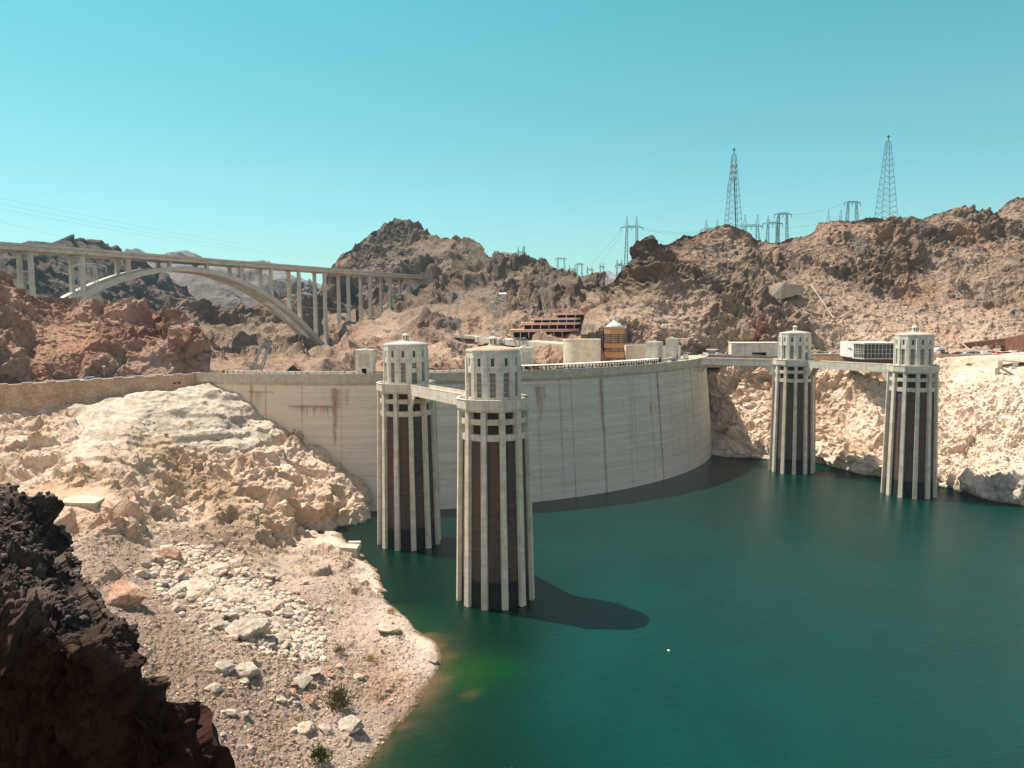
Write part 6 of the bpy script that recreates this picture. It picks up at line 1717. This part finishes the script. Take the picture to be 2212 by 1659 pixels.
# ================================================================== boulders, rubble and shrubs on the left shore
def boulder_mesh(seed, sub=4, flat=0.7, name='boulder'):
    bm = bmesh.new(); bmesh.ops.create_icosphere(bm, subdivisions=sub, radius=1.0)
    V = np.array([v.co[:] for v in bm.verts], np.float32); U = V / np.linalg.norm(V, axis=1, keepdims=True)
    r_ = np.random.RandomState(seed); r = np.full(len(U), 1.25)
    for _ in range(15):                                     # cut a ball by random planes: angular blocks
        d = r_.normal(size=3); d /= np.linalg.norm(d); k = U @ d; r = np.where(k > .05, np.minimum(r, (0.62 + 0.38 * r_.rand()) / np.maximum(k, .05)), r)
    r = r + fbm(U * 2.2 + seed, 4, seed) * 0.16
    Q = U * r[:, None] * np.array([1.0, 0.8 + .3 * r_.rand(), flat])
    for v, q in zip(bm.verts, Q): v.co = Vector([float(t) for t in q])
    me = bpy.data.meshes.new(name); bm.to_mesh(me); bm.free()
    return me
def boulder_mat(name, c0, c1, c2):
    m, nt, b = newmat(name)
    v = mapping(nt, (1, 1, 1), 'Object'); n1 = noise(nt, v, 1.6, 6, 0.65); n2 = noise(nt, v, 7.0, 4, 0.65)
    c = ramp(nt, n1, [(0.34, c0), (0.5, c1), (0.66, c2)])
    nt.links.new(mixc(nt, 1.0, c, ramp(nt, n2, [(0.3, 0.72), (0.65, 1.1)]), 'MULTIPLY'), b.inputs['Base Color'])
    b.inputs['Roughness'].default_value = 0.95; b.inputs['Specular IOR Level'].default_value = 0.15
    bump(nt, b, mixc(nt, 0.5, n1, n2), 0.7, 0.12); return m
BM = [boulder_mat('pale_boulder', (0.36, 0.27, 0.195), (0.53, 0.415, 0.315), (0.64, 0.53, 0.42)), boulder_mat('grey_boulder', (0.25, 0.20, 0.16), (0.43, 0.355, 0.28), (0.58, 0.49, 0.40)),
      boulder_mat('red_boulder', (0.27, 0.13, 0.08), (0.42, 0.24, 0.16), (0.56, 0.42, 0.32))]
BMESH = []
for i in range(8):
    me = boulder_mesh(300 + i, 4, 0.62 + 0.05 * (i % 4)); me.materials.append(BM[0]); BMESH.append(me)
def boulder(x, y, wpx, mat, label, seed, flat=None, group='boulders strewn on the left shore', rz=None, sheet_='rocky_shore', sink=0.25):
    p = on(sheet_, x, y); s = wpx * p.y / F / 2.0
    me = BMESH[seed % 8]
    if mat: me = me.copy(); me.materials.clear(); me.materials.append(BM[mat])
    o = bpy.data.objects.new('boulder', me); C.objects.link(o)
    o.location = (p.x, p.y, p.z + s * (0.45 - sink)); o.scale = (s, s, s * (flat or 0.9)); o.rotation_euler = (rnd.uniform(-.25, .25), rnd.uniform(-.25, .25), rnd.uniform(0, 6.28) if rz is None else rz)
    return setp(o, label, 'boulder', group)
BIG = [(435, 1275, 118, 0, 'largest long pale boulder lying diagonally in the middle of the rubble', 0, .75), (470, 1238, 70, 0, 'pale tan boulder just behind the largest one', 1, .8), (395, 1235, 60, 2, 'reddish tan boulder above the largest long one', 2, .9),
       (360, 1210, 52, 2, 'dark reddish boulder at the upper left corner of the rubble', 3, .9), (268, 1300, 105, 2, 'big rust red boulder standing apart left of the rubble', 4, .8), (345, 1258, 34, 1, 'grey boulder left of the largest long one', 5, .9),
       (540, 1372, 98, 1, 'large rugged grey boulder with dark hollows at the lower end of the rubble', 6, .85), (528, 1458, 62, 1, 'split grey boulder below the rugged one', 7, .8), (483, 1452, 48, 1, 'left half of the split grey boulder', 1, .9),
       (463, 1490, 44, 0, 'pale boulder left below the split one', 2, .8), (566, 1340, 30, 0, 'pale boulder above right of the rugged grey one', 3, .8), (625, 1338, 36, 0, 'clean white boulder at the right end of the rubble', 4, .65),
       (580, 1245, 26, 0, 'pale round boulder at the upper right edge of the rubble', 5, .9), (598, 1248, 24, 1, 'grey round boulder beside the pale one at the upper right of the rubble', 6, .9), (655, 1580, 44, 0, 'pale pitted boulder left of the three by the water', 7, .9),
       (703, 1585, 42, 1, 'middle boulder of the three by the water', 0, .9), (758, 1578, 66, 1, 'largest rounded boulder at the water edge with a green shrub behind', 1, .95), (648, 1482, 52, 1, 'low crumbly grey boulder on the tan slope right of the split one', 2, .5),
       (672, 1460, 44, 1, 'pale crumbly boulder upper right of the low grey one', 3, .55), (497, 1545, 34, 0, 'pale boulder left of the three boulders by the water', 4, .8), (635, 1528, 26, 1, 'small grey boulder above the pale pitted one', 5, .8),
       (930, 1423, 34, 0, 'smooth white boulder on the shoreline beside the green shallows', 6, .8), (838, 1362, 52, 0, 'flat white slab like boulder near the shoreline', 7, .45), (712, 1318, 22, 0, 'small white boulder alone on the sandy track', 0, .9),
       (720, 1340, 18, 0, 'smaller white boulder just below the lone one on the track', 1, .9), (178, 1162, 26, 0, 'pale boulder below the concrete slab near the dark crag', 2, .8), (240, 1140, 24, 2, 'tan boulder right of the one below the concrete slab', 3, .8)]
for x, y, w, m, lb, sd, fl in BIG: boulder(x, y, w * 0.92, m, lb, sd, fl)
GRP = ['small pale boulder in the rubble field on the left shore', 'small grey boulder in the rubble field on the left shore']
k = 0
while k < 225:
    u = rnd.random(); v = rnd.gauss(0, 1)
    x = 345 + 290 * u + 25 * v; y = 1215 + 175 * u + rnd.gauss(0, 34)
    if not (300 < x < 700 and 1180 < y < 1440): continue
    boulder(x, y, 9 + 33 * rnd.random() ** 2.0, 1 if rnd.random() < .35 else 0, GRP[0], k, .85); k += 1
for k in range(60):
    x = rnd.uniform(430, 800); y = rnd.uniform(1430, 1650)
    if x - (1640 - y) * 0.62 > 800: continue
    boulder(x, y, 7 + 20 * rnd.random() ** 2, rnd.choice([0, 1, 0, 2]), 'small boulder on the gravel slope at the lower edge', k + 3, .8, 'small boulders on the gravel slope')
for o in list(C.objects):
    if o.get('label') == GRP[0]:
        x_, y_ = proj(o.location); s_ = o.scale[0] * F / o.location.y * 2
        zone = 'upper left end' if x_ < 440 else ('middle' if x_ < 545 else 'lower right end')
        o['label'] = '%s %s boulder at the %s of the rubble field' % ('medium' if s_ > 20 else ('small' if s_ > 12 else 'tiny'), 'grey' if o.data.materials[0] == BM[1] else 'pale', zone)
    elif o.get('label', '').startswith('small boulder on the gravel slope'):
        x_, y_ = proj(o.location); o['label'] = 'small %s boulder on the gravel slope %s' % ({0: 'pale', 1: 'grey', 2: 'reddish'}[BM.index(o.data.materials[0])], 'near the dark crag' if x_ < 580 else 'near the water')

# gravel: loose stones beyond counting
def gravel(name, sheet_, n, region, sz, cols, seed, dens=None):
    r_ = np.random.RandomState(seed); Q, xs, yt, yb, nn = SH[sheet_]
    base = []
    for i in range(5):
        bm = bmesh.new(); bmesh.ops.create_icosphere(bm, subdivisions=1, radius=1.0)
        V = np.array([v.co[:] for v in bm.verts], np.float32); Fc = np.array([[v.index for v in f.verts] for f in bm.faces]); bm.free()
        V = V * (0.65 + 0.6 * r_.rand(len(V), 1)) * np.array([1, .85, .7]); base.append((V, Fc))
    VV = []; FF = []; CC = []; k = 0; cnt = 0
    while cnt < n:
        x = r_.uniform(*region[0]); y = r_.uniform(*region[1])
        if dens is not None and r_.rand() > dens(x, y): continue
        p = on(sheet_, x, y)
        if p.z < 0.05: cnt += 1; continue
        V, Fc = base[r_.randint(5)]; s = (sz[0] + (sz[1] - sz[0]) * r_.rand() ** 3) * p.y / F
        a = r_.rand() * 6.28; Rm = np.array([[math.cos(a), -math.sin(a), 0], [math.sin(a), math.cos(a), 0], [0, 0, 1]])
        VV.append((V * s) @ Rm.T + np.array([p.x, p.y, p.z + s * .25])); FF.append(Fc + k); k += len(V)
        c = np.array(cols[r_.randint(len(cols))]) * r_.uniform(.8, 1.15); CC.append(np.repeat(c[None], len(V), 0)); cnt += 1
    o = np_mesh(name, np.concatenate(VV), np.concatenate(FF), np.concatenate(CC).astype(np.float32), M['damface'])
    return setp(o, kind='stuff')
PAL = [(0.60, 0.47, 0.36), (0.68, 0.57, 0.46), (0.42, 0.31, 0.23), (0.50, 0.40, 0.31), (0.35, 0.21, 0.15)]
gravel('gravel', 'rocky_shore', 9000, ((100, 900), (1130, 1700)), (0.8, 4.2), PAL, 5, lambda x, y: 1.0 if (y - 1150) > (x - 450) * 0.2 else 0.25)
gravel('rubble', 'rocky_shore', 5200, ((330, 700), (1190, 1430)), (2.5, 11.0), PAL[:2] + PAL[3:4], 6, lambda x, y: math.exp(-((y - (1190 + (x - 345) * 0.6)) / 55.0) ** 2))
gravel('crag_rubble', 'dark_crag', 2600, ((-20, 300), (1070, 1460)), (2.5, 11.0), [(0.10, 0.072, 0.06), (0.05, 0.035, 0.03), (0.16, 0.125, 0.105), (0.07, 0.045, 0.035)], 12, lambda x, y: 1.0 if y < 1300 + (x - 60) * 0.55 and y < interp(CRAG, x) + 170 else 0.0)
gravel('scree_stones', 'right_hill', 3500, ((1450, 2212), (500, 755)), (0.9, 3.2), [(0.30, 0.215, 0.155), (0.46, 0.34, 0.25), (0.16, 0.11, 0.08), (0.52, 0.38, 0.28)], 8)
gravel('shore_stones', 'pale_cliff', 2500, ((1960, 2212), (800, 1050)), (1.0, 3.8), [(0.72, 0.61, 0.50), (0.60, 0.46, 0.34), (0.76, 0.68, 0.58)], 9)

SC = [(0.085, 0.075, 0.04), (0.12, 0.10, 0.06), (0.20, 0.16, 0.09), (0.07, 0.055, 0.035)]
for sh_, reg, n_, sd in (('right_hill', ((1290, 2212), (450, 760)), 2600, 21), ('central_peak', ((700, 1280), (490, 790)), 1500, 22), ('red_hill', ((0, 440), (610, 800)), 350, 23), ('rocky_shore', ((0, 780), (900, 1200)), 500, 24)):
    o = gravel('scrub', sh_, n_, reg, (1.0, 2.6), SC, sd)
# shrubs: many small leaf blades round a few stems
def shrub_mesh(seed, n=420, yellow=False):
    r_ = random.Random(seed); m_ = MB(); V = []
    for i in range(n):
        a = r_.uniform(0, 6.28); e = r_.random(); el = r_.uniform(0.1, 1.45); rr = r_.uniform(.45, 1.0) * (1 + .25 * math.sin(a * 3 + seed))
        c = Vector((math.cos(a) * math.cos(el) * rr, math.sin(a) * math.cos(el) * rr, math.sin(el) * rr * 1.1 + .08))
        d = (c + Vector((r_.uniform(-.4, .4), r_.uniform(-.4, .4), r_.uniform(.1, .6)))).normalized() * r_.uniform(.12, .26)
        s = d.cross(Vector((r_.uniform(-1, 1), r_.uniform(-1, 1), r_.uniform(-1, 1)))).normalized() * .035
        m_.face([c - s, c + s, c + d + s * .4, c + d - s * .4])
    return m_
SHM = [plain('green_foliage', (0.085, 0.105, 0.022), 0.8, 0, 2, .4, .1), plain('olive_foliage', (0.17, 0.15, 0.05), 0.8, 0, 2, .4, .1), plain('straw_foliage', (0.48, 0.36, 0.15), 0.8, 0, 2, .3, .1), plain('brown_foliage', (0.20, 0.13, 0.07), 0.8, 0, 2, .3, .1)]
M['stem'] = plain('shrub_stem', (0.16, 0.11, 0.07), 0.9)
def shrub(x, y, wpx, mat, label, seed, tall=1.0, group='desert shrubs on the left shore', sheet_='rocky_shore', n=420):
    p = on(sheet_, x, y); s = wpx * p.y / F / 2.0
    t = thing('desert_shrub', label, 'shrub', (p.x, p.y, p.z - s * .1), rnd.uniform(0, 6), group)
    t.scale = (s, s, s * tall)
    shrub_mesh(seed, n).build('foliage', SHM[mat], t, recalc=False)
    m_ = MB()
    for i in range(9):
        a = i * .7 + seed; m_.bar((0, 0, 0), (math.cos(a) * .55, math.sin(a) * .55, .5 + .3 * (i % 3)), .03, .012, n=3)
    m_.build('stem', M['stem'], t)
    return t
shrub(733, 1528, 62, 1, 'largest olive green shrub above the boulders by the water', 1, 1.15, n=900); shrub(690, 1648, 56, 0, 'dark green round shrub at the bottom edge', 2, 1.0, n=900)
shrub(735, 1412, 34, 1, 'small olive shrub left of the yellow one', 3); shrub(800, 1428, 38, 2, 'yellow dry shrub above the reddish gravel', 4, .7); shrub(864, 1376, 26, 1, 'sparse green shrub beside the white slab near the shore', 5, 1.3, n=260)
shrub(762, 1396, 18, 3, 'thin brown shrub between the olive and the yellow ones', 6, 1.4, n=160)
shrub(845, 1330, 30, 2, 'straw coloured shrub behind the white slab', 8, .8); shrub(735, 1205, 22, 2, 'faded straw shrub near the concrete block by the water', 9, .5); shrub(443, 838, 12, 3, 'round brown shrub on the pale rock below the masonry wall', 10, .8)
shrub(360, 940, 14, 3, 'dark tan shrub in the middle of the pale rock ledge', 11, .9); shrub(332, 972, 13, 2, 'straw shrub below the pale rock ledges', 12, .8); shrub(598, 1196, 12, 3, 'orange brown tuft on the tan flat', 13, .8); shrub(668, 1500, 14, 2, 'pale straw tuft right of the split boulder', 14, .7); shrub(640, 1560, 24, 2, 'straw tuft above the pale pitted boulder', 15, .6)
shrub(410, 918, 22, 2, 'straw tuft under the ledge of pale rock', 16, .5)
shrub(2093, 790, 16, 1, 'dark green shrub on the sandy slope right of the rightmost intake tower', 17, .6, 'desert shrubs on the right bank', 'pale_cliff')
for i, (x, y) in enumerate(((1868, 779), (1884, 776), (1900, 780), (1752, 776), (1806, 778))):
    shrub(x, 800, 20, 2 if i % 2 else 1, 'dry shrub on the cliff edge by the footbridge', 20 + i, .9, 'dry shrubs along the right cliff edge', 'pale_cliff', 260)
BP = copy_tree
src = shrub(520, 900, 6, 3, 'tiny dark tuft dotting the rocky slope above the bay', 31, .8, 'tiny tufts dotted over the left slope', n=70)
for i in range(80):
    x, y = rnd.uniform(430, 790), rnd.uniform(880, 1120)
    if y < 860 + (x - 560) * 0.72 + 25: continue
    c = copy_tree(src); p = on('rocky_shore', x, y); c.location = p; s = rnd.uniform(2.2, 5) * p.y / F / 2 * 1.3; c.scale = (s, s, s)

# concrete remains on the left shore
def slab_at(corners, thick, label, name='concrete_slab', sheet_='rocky_shore', lift=0.5):
    P = [on(sheet_, x, y) for x, y in corners]; z = sum(p.z for p in P) / 4 + lift
    c = sum(P, Vector()) / 4; t = thing(name, label, 'slab', (c.x, c.y, z - thick))
    Q = [atz(x, y, z) - t.location for x, y in corners]
    m_ = MB(); m_.hull8([(q.x, q.y, 0) for q in Q] + [(q.x, q.y, thick) for q in Q]); m_.build('slab', M['conc'], t)
    m_ = MB(); cc = sum(Q, Vector()) / 4
    m_.hull8([tuple((q - cc) * .93 + cc + Vector((0, 0, -thick - 2.5 - q.z))) for q in Q] + [tuple((q - cc) * .97 + cc + Vector((0, 0, -thick - q.z + thick - .01))) for q in Q])
    return m_.build('footing', M['conc'], t)
slab_at([(124, 1085), (204, 1087), (246, 1065), (170, 1063)], .45, 'flat square pale concrete slab on the left shore above the dark crag', lift=.3)
p = on('rocky_shore', 405, 1108); t = thing('concrete_remnant', 'small white concrete wedge at the foot of the rock gully', 'block', tuple(p)); s = p.y / F
m_ = MB(); m_.hull8([(-15 * s, -4 * s, -8 * s), (18 * s, -12 * s, -12 * s), (20 * s, 4 * s, -10 * s), (-12 * s, 8 * s, -6 * s), (-15 * s, -4 * s, 5 * s), (18 * s, -12 * s, -4 * s), (20 * s, 4 * s, -4 * s), (-12 * s, 8 * s, 6 * s)]); m_.build('block', M['conc'], t)
p = atz(764, 1212, 0); t = thing('shore_block', 'white concrete block standing at the water edge left of the second intake tower', 'block', (p.x, p.y, 0)); s = p.y / F
m_ = MB(); m_.hull8([(-4, -1.2, -2), (1.3, -1.2, -2), (1.3, 3.2, -2), (-4, 3.2, -2), (-4, -1.2, 4.6), (1.3, -1.2, 4.2), (1.3, 3.2, 4.2), (-4, 3.2, 4.6)]); m_.build('block', M['conc'], t)
m_ = MB(); m_.box(-2.2, 1.5, 3.21, 4.4, 3.0, 4.9); m_.build('coping', M['pale'], t)
# a float in the open water
p = atz(1444, 1406, 0); t = thing('float', 'tiny pale float alone on the open water', 'float', tuple(p)); m_ = MB(); m_.lathe([(0.01, -.15), (.3, 0), (.34, .12), (.2, .25), (.01, .3)], 12); m_.build('ball', M['beige'], t)

# ================================================================== the air: thin desert haze out to the far ranges
hz = bpy.data.materials.new('haze_air'); hz.use_nodes = True; nt = hz.node_tree; nt.nodes.clear()
o_ = nt.nodes.new('ShaderNodeOutputMaterial'); v_ = nt.nodes.new('ShaderNodeVolumePrincipled')
v_.inputs['Color'].default_value = (0.55, 0.84, 1.0, 1); v_.inputs['Density'].default_value = 0.00005; v_.inputs['Anisotropy'].default_value = 0.2
nt.links.new(v_.outputs[0], o_.inputs['Volume'])
g = MB(); g.box(-7000, 7000, -600, 8800, -10.5, 700); q = g.build('haze', hz); q['kind'] = 'stuff'
